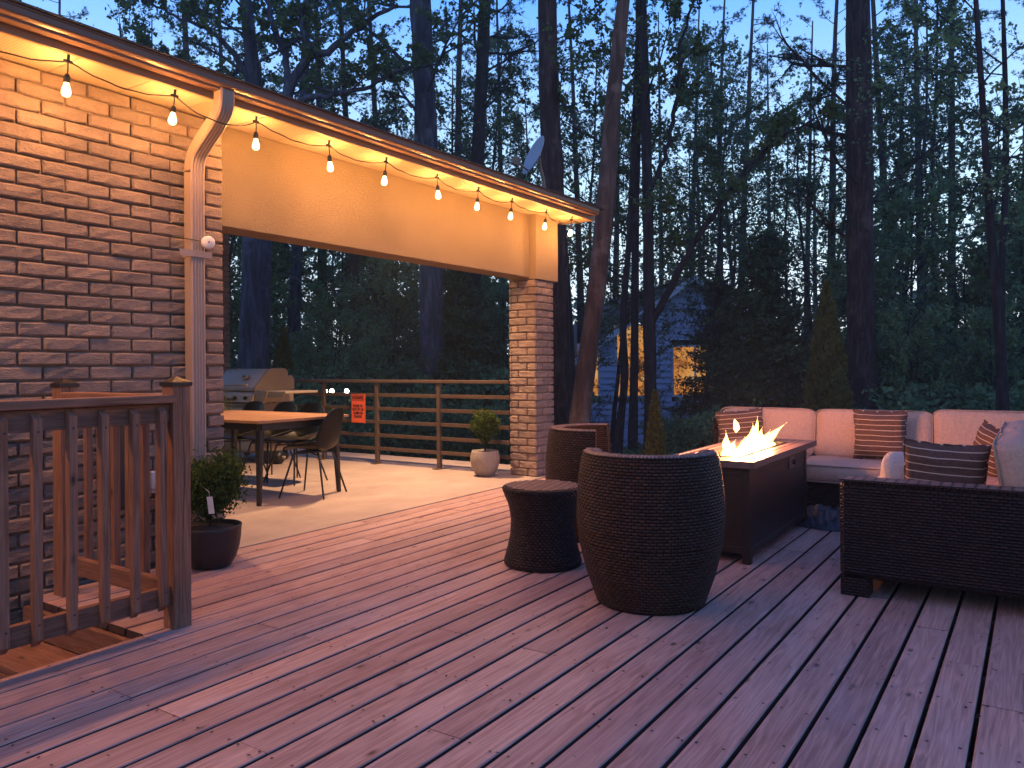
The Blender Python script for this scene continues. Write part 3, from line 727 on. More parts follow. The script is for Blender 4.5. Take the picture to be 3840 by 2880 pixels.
# ================================================================== STRING LIGHTS
hooks = [(-2.0, 4.22), (-1.6, 4.22), (-1.2, 4.21), (-.8, 4.22), (-.4, 4.21), (0.0, 4.22), (0.4, 4.215), (.8, 4.21), (1.15, 4.215), (1.5, 4.21), (2.141, 4.212), (2.759, 4.222), (3.356, 4.241), (4.011, 4.263), (4.593, 4.243), (5.236, 4.253), (5.84, 4.26), (6.40, 4.262), (7.06, 4.27), (7.60, 4.27)]  # out of view at the left, extra bulbs added to warm the railing
sl = thing('string_lights', (2.14, 4.21, 2.82), 'black cable of warm glowing teardrop bulbs hung along the eave', 'string lights')
def sag(a, b, dep, n=14, sh=0.0, out=0.0):
    return [a.lerp(b, i / n) + Vector((0, -.006 * math.sin(i * 1.7) - out * math.sin(PI * i / n), -dep * (1 - (2 * ((i / n) ** (1 + sh)) - 1) ** 2))) for i in range(n + 1)]
cab = MB(); hp = [Vector((x, y, 2.812 + rr(-.004, .004))) for x, y in hooks]
sags = [.04] * 9 + [.055, .050, .105, .045, .05, .045, .05, .045, .035, .075, .04]
for i in range(len(hp) - 1): cab.tube(sag(hp[i], hp[i + 1], sags[i], sh=rr(-.15, .2), out=.075 if i == 11 else 0.0), .0042, 6)
cab.tube([hp[-1], hp[-1] + Vector((.10, -.05, -.03)), hp[-1] + Vector((.20, -.10, -.17)), hp[-1] + Vector((.22, -.12, -.19))], .0035, 6)
for h in hp:
    cab.box(-.006, .006, -.004, .004, -.01, .036, Matrix.Translation(h) @ Matrix.Rotation(R(12), 4, 'X'))
    cab.box(-.024, .024, -.007, .007, -.009, .007, Matrix.Translation(h), ch=.003)
obj('cable', cab, 'rubber', sl)
dangles = []
for i, h in enumerate(hp):
    tx, ty = rr(-.018, .018), rr(-.01, .01)
    base_ = h + Vector((tx, ty, -.075)); dr = (base_ - h).normalized()
    mt = Matrix.Translation(base_) @ (-dr).to_track_quat('Z', 'Y').to_matrix().to_4x4()
    b = MB(); b.tube([h, h.lerp(base_, .5) + Vector((.002, 0, 0)), base_ + dr * .01], .0036, 6)
    q_ = MB(); q_.lathe([(0, .012), (.008, .010), (.013, .002), (.0165, -.012), (.017, -.032), (.0155, -.036), (0, -.036)], 16); o_ = len(b.v)
    b.v += [mt @ Vector(p) for p in q_.v]
    for f_, u_ in zip(q_.f, q_.uv): b.face([o_ + t for t in f_], u_)
    so = obj('socket', b, 'rubber', sl, smooth=False)
    q_ = mtx_lathe([(.0125, -.036), (.0135, -.044), (.019, -.062), (.0225, -.076), (.0235, -.086), (.021, -.097), (.013, -.106), (0, -.1085)], 18, mt)
    obj('bulb', q_, 'bulb_glow', so, smooth=True)
    lamp = bpy.data.lights.new('bulb_light', 'POINT'); lamp.energy = 44.0; lamp.color = (1.0, 0.42, 0.115); lamp.shadow_soft_size = 0.030
    lo = bpy.data.objects.new('bulb_light', lamp); C.objects.link(lo); lo.location = base_ + dr * .082 - loc_of(sl); lo.parent = sl

# ================================================================== WOODEN RAILING
def baluster(thg, cx, cy, z0, z1, facing, bevel_end=.03, s=.034):
    b = MB(); b.r = (rr(0, 1), rr(0, 1), rr(0, 1)); h = s / 2
    lean = rr(-.003, .003)
    if facing == 'y': poly = [(cy + h, z0), (cy + h, z1), (cy - h, z1 - bevel_end * .9), (cy - h, z0 + bevel_end)]; b.prism(poly, cx - h, cx + h, 'x')
    else: poly = [(cx + h, z0 + bevel_end), (cx + h, z1 - bevel_end), (cx - h, z1), (cx - h, z0)]; b.prism(poly, cy - h, cy + h, 'y')
    for p in b.v: p.x += lean * (p.z - z0)
    o = obj('baluster', b, 'rail_wood', thg, bevel=.0025)
    n_ = MB()
    if facing == 'y':
        for z in (z1 - .075, z0 + .09):
            q_ = mtx_lathe([(0, 0), (.0045, 0), (.0045, .0012), (0, .0012)], 8, Matrix.Translation((cx + .002, cy - h - .0012, z)) @ Matrix.Rotation(R(-90), 4, 'X'))
            o2 = len(n_.v); n_.v += q_.v
            for f_ in q_.f: n_.face([o2 + t for t in f_])
        obj('screw', n_, 'black_metal', o)
def post(thg, cx, cy, z0, z1):
    b = MB(); b.r = (rr(0, 1), rr(0, 1), rr(0, 1)); b.box(cx - .0445, cx + .0445, cy - .0445, cy + .0445, z0, z1)
    o = obj('post', b, 'rail_wood', thg, bevel=.004)
    c = MB(); h = .052; c.box(cx - h, cx + h, cy - h, cy + h, z1 - .006, z1 + .013)
    c.v += [Vector((cx - h, cy - h, z1 + .0135)), Vector((cx + h, cy - h, z1 + .0135)), Vector((cx + h, cy + h, z1 + .0135)), Vector((cx - h, cy + h, z1 + .0135)), Vector((cx, cy, z1 + .042))]
    k_ = len(c.v) - 5
    for i in range(4): c.face((k_ + i, k_ + (i + 1) % 4, k_ + 4))
    obj('post_cap', c, 'black_metal', thg, bevel=.002)
    k2 = MB()   # drying check down the front of the post
    pts = [(cx + .004, z1 - .005), (cx + .006, z1 - .25), (cx + .013, z1 - .40), (cx + .006, z1 - .55), (cx - .001, z1 - .8), (cx - .004, z0 + .1)]
    for i in range(len(pts) - 1):
        (xa, za), (xb, zb) = pts[i], pts[i + 1]; w0 = .0016 + .0006 * math.sin(i)
        k2.quad((xa - w0, cy - .0449, za), (xa + w0, cy - .0449, za), (xb + w0, cy - .0449, zb), (xb - w0, cy - .0449, zb))
    obj('crack', k2, 'black_metal', o)
wr = thing('wooden_railing', (2.18, 3.345, 0), 'brown timber railing with square balusters round the stair opening', 'railing')
post(wr, 2.183, 3.345, -.03, 1.125); post(wr, 2.17, 4.325, -.03, 1.112)
post(wr, 0.30, 3.345, -.03, 1.125)
for z0, z1 in ((.953, 1.040), (.112, .199)): b = MB(); b.r = (.2, z0, .4); b.box(.345, 2.138, 3.325, 3.363, z0, z1); obj('rail', b, 'rail_wood_x', wr, bevel=.004)
b = MB(); b.r = (.6, .3, .8); b.box(.3, 2.150, 3.285, 3.376, 1.0435, 1.0805); obj('top_rail', b, 'rail_wood_x', wr, bevel=.006)
for cx in [2.087, 1.955, 1.818, 1.682, 1.545, 1.423, 1.288, 1.152, 1.016, .88, .744, .608, .472]: baluster(wr, cx, 3.3075, .10 + rr(-.004, .004), 1.030 + rr(-.004, .004), 'y')
for z0, z1 in ((.953, 1.040), (.122, .212)): b = MB(); b.r = (.5, z0, .4); b.box(2.150, 2.188, 3.390, 4.280, z0, z1); obj('rail', b, 'rail_wood_y', wr, bevel=.004)
b = MB(); b.r = (.7, .5, .1); b.box(2.125, 2.216, 3.391, 4.280, 1.0435, 1.0805); obj('top_rail', b, 'rail_wood_y', wr, bevel=.006)
for cy_ in [4.165, 4.035, 3.905, 3.775, 3.645, 3.515]: baluster(wr, 2.2065, cy_, .11 + rr(-.004, .004), 1.03, 'x')

# ================================================================== METAL RAILING round the patio
mr = thing('metal_railing', (7.2, 7.2, 0), 'bronze metal railing with flat horizontal bars at the far edge of the patio', 'railing')
RX = 7.225
b = MB(); b.box(RX - .035, RX + .035, 4.86, 10.25, 1.008, 1.045); obj('top_rail', b, 'bronze_rail', mr, bevel=.005)
for z in (.855, .685, .52, .355, .19):
    b = MB(); b.box(RX - .010, RX + .010, 4.86, 10.25, z - .021, z + .021); obj('rail', b, 'bronze_rail', mr, bevel=.003)
for y in (5.86, 6.85, 7.80, 8.75, 9.70):
    b = MB(); b.box(RX - .024, RX + .024, y - .024, y + .024, 0, 1.006); o = obj('post', b, 'bronze_rail', mr, bevel=.003)
    b = MB(); b.box(RX - .085, RX + .045, y - .045, y + .045, 0, .010); obj('base_plate', b, 'bronze_rail', o, bevel=.002)
# warning sign
sg = thing('warning_sign', (7.13, 7.13, .5), 'orange warning sign with black lettering hung on the metal railing', 'sign')
b = MB(); b.box(7.185, 7.190, 7.020, 7.262, .500, .862); obj('panel', b, 'sign_orange', sg, bevel=.0005)
MT = Matrix(((0, 0, -1, 7.1835), (-1, 0, 0, 0), (0, 1, 0, 0), (0, 0, 0, 1)))
def sgn(body, y, z, size, nm='lettering'):
    m2 = MT.copy(); m2[1][3] = y; m2[2][3] = z; text_obj(nm, body, size, sg, m2 @ Matrix.Diagonal((.80, 1, 1, 1)), 'sign_ink')
sgn('WARNING', 7.141, .815, .046)
sgn('PLEASE DO\nNOT SIT OR\nCLIMB ON\nRAILING', 7.141, .648, .0445)
b = MB()
def frame(mb_, x, y0, y1, z0, z1, t):
    mb_.box(x, x + .001, y0, y1, z0, z0 + t); mb_.box(x, x + .001, y0, y1, z1 - t, z1); mb_.box(x, x + .001, y0, y0 + t, z0 + t, z1 - t); mb_.box(x, x + .001, y1 - t, y1, z0 + t, z1 - t)
frame(b, 7.1832, 7.042, 7.240, .786, .842, .004); frame(b, 7.1832, 7.026, 7.256, .506, .856, .0022); obj('border', b, 'sign_ink', sg)

# ================================================================== DINING TABLE AND SHELL CHAIRS
tx0, tx1, ty0, ty1 = 4.40, 5.47, 5.56, 7.30
dt = thing('dining_table', (4.93, 6.4, 0), 'long dining table with slatted wooden top and black tapered legs on the patio', 'table')
wood_mat('table_wood', (0.26, 0.125, 0.055), (0.52, 0.30, 0.15), axis=1, rough=0.5, knots=False, greyf=0.05)
b = MB(); n = 11; sw = (tx1 - tx0 - .10) / n
for i in range(n):
    b.r = (rr(.3, .9), rr(0, 1), rr(0, 1)); x = tx0 + .05 + i * sw
    b.box(x + .003, x + sw - .003, ty0 + .055, ty1 - .055, .722, .742)
b.r = (.6, .1, .2); b.box(tx0, tx0 + .050, ty0, ty1, .720, .745); b.r = (.7, .1, .2); b.box(tx1 - .050, tx1, ty0, ty1, .720, .745)
b.r = (.5, .7, .2); b.box(tx0 + .0505, tx1 - .0505, ty0, ty0 + .0535, .7205, .7445); b.box(tx0 + .0505, tx1 - .0505, ty1 - .0535, ty1, .7205, .7445)
obj('tabletop', b, 'table_wood', dt, bevel=.002)
b = MB(); b.box(tx0 + .05, tx0 + .08, ty0 + .08, ty1 - .08, .655, .719); b.box(tx1 - .08, tx1 - .05, ty0 + .08, ty1 - .08, .655, .719)
b.box(tx0 + .081, tx1 - .081, ty0 + .05, ty0 + .08, .655, .719); b.box(tx0 + .081, tx1 - .081, ty1 - .08, ty1 - .05, .655, .719)
obj('apron', b, 'black_metal', dt, bevel=.003)
for (x, y) in ((4.463, 5.64), (5.41, 5.64), (4.463, 7.22), (5.41, 7.22)):
    sx = 1 if x > 4.9 else -1; sy = 1 if y > 6.4 else -1
    b = MB(); t_ = Vector((x - sx * .035, y - sy * .02, .718)); b.tube([(x, y, 0), (x - sx * .005, y, .02), t_], [.021, .023, .040], 10); obj('leg', b, 'black_metal', dt)

def chair_shell():
    # profile along the seat centre (local: front = -y toward the table side, back = +y), s in 0..1
    ctrl = [(-.21, .435), (-.19, .452), (-.10, .446), (0.0, .432), (.10, .428), (.165, .445), (.205, .50), (.225, .58), (.240, .68), (.252, .76), (.256, .81), (.255, .822)]
    wid = [.20, .225, .235, .235, .225, .215, .215, .215, .205, .175, .12, .04]
    curl = [.00, .01, .03, .05, .065, .075, .07, .055, .035, .02, .01, .0]
    def fn(u, v):
        s_ = v * (len(ctrl) - 1); i = min(int(s_), len(ctrl) - 2); f = s_ - i
        def cr(a, k):
            p0, p1, p2, p3 = a[max(i - 1, 0)], a[i], a[i + 1], a[min(i + 2, len(a) - 1)]
            return 0.5 * (2 * p1 + (p2 - p0) * f + (2 * p0 - 5 * p1 + 4 * p2 - p3) * f * f + (-p0 + 3 * p1 - 3 * p2 + p3) * f ** 3)
        y = cr([c[0] for c in ctrl], 0); z = cr([c[1] for c in ctrl], 0); w = max(.01, cr(wid, 0)); c = cr(curl, 0)
        t = 2 * u - 1
        # curl: sides rise on the seat, come forward on the back
        back = min(1, max(0, (v - .38) / .25))
        k_ = (abs(t) ** 2.4) * c * 1.15
        return (w * t, y - k_ * back * 1.4, z + k_ * (1 - back) * 1.3)
    b = MB(); b.grid(fn, 14, 30); return b
def make_chair():
    t = thing('shell_chair', (0, 0, 0), 'x', 'chair')
    o = obj('seat_shell', chair_shell(), 'black_plastic', t, smooth=True, local=True)
    sd = o.modifiers.new('thick', 'SOLIDIFY'); sd.thickness = .007; sd.offset = 0
    for sx in (-1, 1):
        for sy in (-1, 1):
            b = MB(); top = Vector((sx * .10, -.01 + sy * .09, .418)); mid = Vector((sx * .135, -.01 + sy * .13, .395)); ft = Vector((sx * .235, -.01 + sy * .225, 0))
            b.tube([top, mid, ft], [.009, .0105, .0085], 8); obj('leg', b, 'black_metal', t, local=True, smooth=True)
    b = MB(); b.tube([(-.13, .12, .40), (.13, -.14, .40)], .007, 6); b.tube([(.13, .12, .39), (-.13, -.14, .39)], .007, 6)
    b.box(-.11, .11, -.11, .09, .410, .424, ch=.004); obj('frame', b, 'black_metal', t, local=True)
    return t
ch0 = make_chair(); first = True
CH = [(5.135, 5.68, R(200), 'black shell chair in front of the near table leg, its whole back in view'),
      (5.655, 6.53, R(-90), 'black shell chair across the table, half hidden by the big near chair'),
      (5.655, 6.95, R(-90), 'black shell chair across the table in front of the grill side shelf'),
      (5.60, 7.42, R(-90), 'black shell chair across the table in front of the grill front panel'),
      (4.20, 6.62, R(84), 'black shell chair on the house side of the table, mostly behind the brick wall end')]
for x, y, a, lb in CH:
    c_ = ch0 if first else dup(ch0); first = False
    c_.location = (x, y, 0); c_.rotation_euler = (0, 0, a); tag(c_, lb, 'chair', 'shell chairs round the dining table')

# ================================================================== GAS GRILL (back to the rail, front facing -X)
gr = thing('gas_grill', (6.75, 8.6, 0), 'gas grill with curved lid and folding side shelf at the patio corner', 'grill')
gx0, gx1, gy0, gy1 = 6.42, 7.00, 8.16, 9.05
b = MB(); b.box(gx0, gx1, gy0, gy1, .13, .76); obj('cabinet', b, 'grill_dark', gr, bevel=.01)
for i in (0, 1):
    b = MB(); y0 = gy0 + .02 + i * .43; b.box(gx0 - .018, gx0 - .001, y0, y0 + .42, .16, .70); d = obj('door', b, 'stainless', gr, bevel=.006)
    b = MB(); b.tube([(gx0 - .045, y0 + (.36 if i == 0 else .06), .36), (gx0 - .045, y0 + (.36 if i == 0 else .06), .60)], .008, 8); obj('handle', b, 'stainless', d)
b = MB(); b.prism([(6.355, .775), (6.38, .86), (6.42, .905), (7.02, .905), (7.02, .765), (6.42, .765)], gy0 - .01, gy1 + .01, 'y')
obj('firebox', b, 'stainless', gr, bevel=.004)
for i in range(4):
    y = gy0 + .12 + i * .215
    q_ = mtx_lathe([(0, 0), (.024, 0), (.021, .026), (0, .028)], 16, Matrix.Translation((6.366, y, .825)) @ Matrix.Rotation(R(-90), 4, 'Y') @ Matrix.Rotation(R(15), 4, 'X'))
    obj('knob', q_, 'black_metal', gr, smooth=False)
b = MB()
for i in range(18): b.box(6.349, 6.356, gy0 + .33 + i * .017, gy0 + .338 + i * .017, .79, .82)
obj('vent_slots', b, 'black_metal', gr)
lidp = [(6.40, .912), (6.41, .955), (6.47, 1.02), (6.56, 1.12), (6.62, 1.175), (6.67, 1.195), (6.86, 1.200), (6.91, 1.185), (6.935, 1.15), (6.94, .99), (6.925, .94), (6.90, .912)]
lidi = [(x * .985 + .10, (z - .912) * .97 + .912) for x, z in lidp]
b = MB(); b.prism(lidi, gy0 + .03, gy1 - .03, 'y'); lid = obj('lid', b, 'stainless', gr, smooth=False, bevel=.01)
for y in (gy0 - .005, gy1 - .030):
    b = MB(); b.prism(lidp, y, y + .034, 'y'); obj('lid_end_cap', b, 'grill_dark', gr, bevel=.008)
b = MB(); b.tube([(6.345, gy0 + .05, .985), (6.325, gy0 + .10, .985), (6.325, gy1 - .10, .985), (6.345, gy1 - .05, .985)], .014, 10); obj('lid_handle', b, 'stainless', lid, smooth=True)
# oval emblem plate on the lid with a curl mark
nrm = Vector((-.74, 0, .67)); em = Vector((6.513, gy0 + .33, 1.085))
mt = Matrix.Translation(em) @ nrm.to_track_quat('Z', 'X').to_matrix().to_4x4()
q_ = MB(); q_.lathe([(0, 0), (.052, 0), (.052, .008), (.046, .010), (0, .010)], 24); q_.v = [mt @ Vector((p.x * .75, p.y * 1.25, p.z)) for p in q_.v]; ep = obj('emblem_plate', q_, 'white_petal', lid)
b = MB(); b.tube([mt @ Vector((.022 * math.cos(t), .030 * math.sin(t), .0115)) for t in [i * .42 for i in range(13)]], .0035, 5); b.tube([mt @ Vector(p) for p in ((-.022, .0, .0115), (.0, .012, .0115), (.012, -.01, .0115))], .0035, 5); obj('curl_mark', b, 'black_metal', ep)
# rear hood box and side shelves
b = MB(); b.prism([(6.90, .915), (6.945, 1.09), (7.01, 1.11), (7.06, 1.05), (7.06, .915)], gy0 + .02, gy1 - .02, 'y'); obj('rear_hood', b, 'grill_dark', gr, bevel=.005)
for nm_, ya, yb in (('side_shelf', 7.60, gy0 - .012), ('side_shelf', gy1 + .012, gy1 + .42)):
    b = MB(); b.box(6.42, 6.94, ya, yb, .885, .915); sh = obj(nm_, b, 'stainless', gr, bevel=.008)
    b = MB(); b.prism([(ya, .884), (yb, .884), (yb, .83), (ya + (yb - ya) * .08, .845)], 6.405, 6.421, 'x'); obj('front_lip', b, 'stainless', sh, bevel=.002)
b = MB(); b.prism([(8.148, .93), (7.90, .915), (7.93, .84), (8.02, .70), (8.148, .60)], 6.395, 6.412, 'x'); br = obj('shelf_bracket', b, 'stainless', gr, bevel=.003)
b = MB(); b.box(7.62 - .002, 7.62 + .0, 7.7, 7.7, 0, 0) if False else None
m2 = Matrix(((0, 0, -1, 6.392), (-1, 0, 0, 8.05), (0, 1, 0, .868), (0, 0, 0, 1))); text_obj('lettering', 'Prestige', .036, gr, m2, 'white_petal')
for i in range(3):
    b = MB(); y = 7.68 + i * .1; b.tube([(6.44, y, .883), (6.43, y, .85), (6.435, y, .80), (6.43, y - .008, .76)], .003, 5); obj('tool_hook', b, 'stainless', gr)
for x, y in ((6.50, 8.22), (6.93, 8.22), (6.50, 8.99), (6.93, 8.99)):
    q_ = mtx_lathe([(0, -.02), (.045, -.02), (.052, -.012), (.052, .012), (.045, .02), (0, .02)], 20, Matrix.Translation((x, y, .052)) @ Matrix.Rotation(R(90), 4, 'X')); w = obj('wheel', q_, 'rubber', gr, smooth=False)
    b = MB(); b.box(x - .02, x + .02, y - .03, y + .03, .10, .132); obj('caster_fork', b, 'black_metal', w)
# gas hose / propane bottle lying low beside the cart
pb = thing('gas_bottle', (6.72, 8.0, 0), 'small dark gas bottle lying on the patio floor below the grill shelf', 'gas bottle')
q_ = mtx_lathe([(0, -.17), (.05, -.17), (.075, -.15), (.08, -.12), (.08, .12), (.072, .15), (.04, .17), (0, .17)], 22, Matrix.Translation((6.55, 8.02, .081)) @ Matrix.Rotation(R(90), 4, 'X') @ Matrix.Rotation(R(12), 4, 'Y'))
obj('tank', q_, 'black_pot', pb, smooth=True)
q_ = mtx_lathe([(0, 0), (.018, 0), (.018, .03), (.012, .045), (0, .045)], 12, Matrix.Translation((6.585, 7.855, .085)) @ Matrix.Rotation(R(90), 4, 'X')); obj('valve', q_, 'stainless', pb)

# ================================================================== PLANTS IN POTS
def leaves_quads(P_, size, rs, aspect=0.55, updir=0.3, seed=1):
    """(n,3) centres -> verts/faces of pointed leaves (kite shaped quads)"""
    r = np.random.default_rng(seed); n = len(P_)
    d = r.normal(size=(n, 3)); d[:, 2] += updir; d /= np.linalg.norm(d, axis=1, keepdims=True)
    e_ = r.normal(size=(n, 3)); w = np.cross(d, e_); w /= np.linalg.norm(w, axis=1, keepdims=True)
    L = size * r.uniform(1 - rs, 1 + rs, (n, 1))
    a = P_; c = P_ + d * L; m1 = P_ + d * L * .45 + w * L * aspect * .5; m2_ = P_ + d * L * .45 - w * L * aspect * .5
    V = np.stack([a, m1, c, m2_], 1).reshape(-1, 3); F = np.arange(4 * n).reshape(-1, 4); return V, F
def boxwood(name, base, h, wdt, label, seed, lf=.024, nst=9, wide=1.0, fresh=False, sp=.10, density=2600, gp=None, mat_='box_leaf'):
    t = thing(name, base, label, 'shrub', gp); r = random.Random(seed); pts = []
    b = MB(); b.tube([(0, 0, -.02), (.004, 0, h * .22), (0, .004, h * .34)], [.010, .009, .007], 7)
    tips = []
    for i in range(nst):
        a = 2 * PI * i / nst + r.uniform(-.3, .3); rad = wdt * .5 * r.uniform(.45, 1.0) * wide; hh = h * r.uniform(.66, 1.0) * (1.0 if rad < wdt * .35 else .84)
        p0 = Vector((0, 0, h * r.uniform(.10, .32))); p1 = Vector((math.cos(a) * rad * .75, math.sin(a) * rad * .75, h * .52)); p2 = Vector((math.cos(a) * rad, math.sin(a) * rad, hh))
        b.tube([p0, p0.lerp(p1, .5) + Vector((0, 0, -.01)), p1, p2], [.005, .004, .0035, .0015], 5)
        for k_ in range(density // nst):
            f = r.random() ** .7; q = p0.lerp(p1, min(1, f * 2)) if f < .5 else p1.lerp(p2, (f - .5) * 2)
            if q.z < h * .26: continue
            s_ = wdt * sp * (1.1 - .6 * max(0, f - .6)); q = q + Vector((r.gauss(0, s_), r.gauss(0, s_), r.gauss(0, s_))); pts.append(q)
    obj('stems', b, 'dark_bark', t, local=True)
    V, F = leaves_quads(np.array([tuple(p) for p in pts]), lf, .35, .55, .5, seed); npobj('foliage', V, F, mat_, t)
    return t
# black ribbed pot, left
bp = (2.95, 4.18)
pt = thing('black_planter', (bp[0], bp[1], 0), 'glossy black ribbed pot beside the timber railing post', 'pot')
prof = [(0, .004), (.105, .004), (.122, .012), (.148, .06), (.167, .12), (.176, .18), (.178, .225), (.184, .248), (.179, .254), (.168, .251), (.162, .228), (.10, .226), (0, .226)]
b = MB(); b.lathe(prof, 96, bp)
for p in b.v:
    rr_ = math.hypot(p.x - bp[0], p.y - bp[1]); th_ = math.atan2(p.y - bp[1], p.x - bp[0])
    if rr_ > .11 and .03 < p.z < .225: k_ = 1 + .010 * math.cos(th_ * 32); p.x = bp[0] + (p.x - bp[0]) * k_; p.y = bp[1] + (p.y - bp[1]) * k_
obj('pot', b, 'black_pot', pt, smooth=True)
b = MB(); b.lathe([(.161, 0), (.10, .012), (0, .018)], 24, bp, .228); obj('soil', b, 'soil', pt, smooth=True)
bw1 = boxwood('boxwood_shrub', (bp[0], bp[1], .235), .46, .42, 'dark boxwood with a paper plant tag in the black pot', 11, .022, 17, 1.0, density=13000, mat_='box_leaf')
tg = Vector((2.80, 3.98, .36)); tu = Vector((.030, -.012, 0)); tv = Vector((-.012, .003, .10)); b = MB(); b.quad(tg, tg + tu, tg + tu + tv, tg + tv); q9 = Vector((.0003, .0012, 0)); b.quad(tg + q9, tg + tv + q9, tg + tu + tv + q9, tg + tu + q9); b.tube([tg + tv + tu * .5, tg + tv + tu * .4 + Vector((0, 0, .03)), tg + tv + Vector((.01, .03, .045))], .0015, 4)
obj('plant_tag', b, 'paper_tag', bw1)
# grey pot at the pillar
gp_ = (7.03, 5.06)
pt = thing('cement_planter', (gp_[0], gp_[1], 0), 'round grey cement pot against the metal railing near the brick pillar', 'pot')
b = MB(); b.lathe([(0, .003), (.085, .003), (.105, .015), (.145, .09), (.163, .16), (.160, .22), (.148, .268), (.145, .278), (.136, .278), (.136, .255), (.05, .252), (0, .252)], 48, gp_); obj('pot', b, 'cement_pot', pt, smooth=True)
b = MB(); b.lathe([(.136, 0), (.06, .012), (0, .014)], 24, gp_, .256); obj('soil', b, 'soil', pt, smooth=True)
boxwood('boxwood_shrub', (gp_[0], gp_[1], .265), .47, .38, 'light green boxwood in the grey cement pot', 23, .022, 19, .85, density=7000, sp=.055)
# tall grass in a planter beside the grill, mostly behind the wall end
gl = Vector((6.0, 8.28, 0))
pt = thing('grass_planter', gl, 'dark planter with tall pale ornamental grass and white flowers behind the table', 'planter')
b = MB(); b.lathe([(0, .003), (.12, .003), (.15, .12), (.17, .34), (.165, .35), (.15, .34), (0, .33)], 32, (gl.x, gl.y)); obj('pot', b, 'black_pot', pt, smooth=True)
r_ = random.Random(5); V = []; F = []
for i in range(90):
    a = r_.uniform(0, 2 * PI); ln = r_.uniform(.45, 1.0); sp_ = r_.uniform(.10, .45); w = .004; p0 = gl + Vector((r_.uniform(-.08, .08), r_.uniform(-.08, .08), .33)); d = Vector((math.cos(a), math.sin(a), 0)); sd_ = Vector((-d.y, d.x, 0)) * w
    prev = None
    for k_ in range(7):
        t = k_ / 6; p = p0 + d * sp_ * t ** 1.8 * ln + Vector((0, 0, ln * (t - .32 * t ** 3))); ww = sd_ * (1 - t * .85)
        V += [tuple(p - ww), tuple(p + ww)]
        if k_: n0 = len(V) - 4; F.append((n0, n0 + 1, n0 + 3, n0 + 2))
npobj('grass', np.array(V), np.array(F), 'grass_blade', pt, off=gl)
pp = np.array([tuple(gl + Vector((r_.gauss(-.10, .07), r_.gauss(-.03, .10), .45 + r_.uniform(0, .28)))) for _ in range(70)]); V, F = leaves_quads(pp, .055, .4, .8, .2, 9); npobj('flowers', V, F, 'white_petal', pt, off=gl)

# ================================================================== WICKER BARREL CHAIRS
def barrel():
    t = thing('barrel_chair', (0, 0, 0), 'x', 'chair')
    H = .765
    def ro(z): # outer radius
        ks = [(0, .272), (.03, .283), (.15, .325), (.30, .362), (.42, .375), (.55, .372), (.68, .357), (.765, .340)]
        return float(np.interp(z, [k[0] for k in ks], [k[1] for k in ks]))
    tk = .055
    # full drum below the seat
    b = MB(); prof = [(0, .0), (.262, 0.0), (ro(0.01), .008)] + [(ro(z), z) for z in np.linspace(.03, .33, 14)]; b.lathe(prof, 72)
    b.lathe([(ro(.33), .33), (.30, .335), (0, .335)], 72); obj('base', b, 'wicker', t, local=True, smooth=True)
    # open shell: local +y is the open front.  outer wall from z=.33 up over a rounded rim and down inside
    a0, a1 = R(180 - 6), R(360 + 6)
    zs = list(np.linspace(.325, H - .02, 18)); rim = [(ro(H) - .006 - .0, H - .006), (ro(H) - .022, H), (ro(H) - tk - .022, H), (ro(H) - tk - .038, H - .008)]
    prof = [(ro(z), z) for z in zs] + rim + [(ro(z) - tk - .035 * ((z / H) ** 2), z) for z in reversed(zs)]
    b = MB(); b.lathe(prof, 60, (0, 0), 0, a0, a1); n = len(prof); cols = 61
    b.face([i * cols for i in range(n)]); b.face([i * cols + 60 for i in range(n)][::-1])
    sh = obj('shell', b, 'wicker', t, local=True, smooth=True)
    es = sh.modifiers.new('es', 'EDGE_SPLIT'); es.split_angle = R(50)
    # flat braided rim
    b = MB(); b.lathe([(ro(H) - .001, H - .004), (ro(H) - .016, H + .006), (ro(H) - tk - .018, H + .006), (ro(H) - tk - .042, H - .004)], 72, (0, 0), 0, a0, a1); obj('rim', b, 'wicker_strip', t, local=True, smooth=True)
    c = MB(); c.lathe([(0, .335), (.28, .336), (.318, .350), (.328, .375), (.322, .405), (.30, .425), (.20, .440), (0, .445)], 48)
    c.v = [Vector((p.x * (.92 if p.y < .0 else .92 + .27 * min(1, p.y / .12)), p.y * 1.0 + .075, p.z)) for p in c.v]; obj('seat_cushion', c, 'throw_fabric', t, local=True, smooth=True)
    return t
bc = barrel(); bc.location = (3.74, 1.655, 0); bc.rotation_euler = (0, 0, math.atan2(.41, .93) - PI / 2 - R(3))
tag(bc, 'big dark wicker barrel chair seen from behind, nearest the camera', 'chair', 'wicker barrel chairs at the fire table')
b2 = dup(bc); b2.location = (4.96, 2.585, 0); b2.rotation_euler = (0, 0, R(180) + R(19) )
tag(b2, 'wicker barrel chair beside the brick pillar with firelight on its inner side', 'chair')

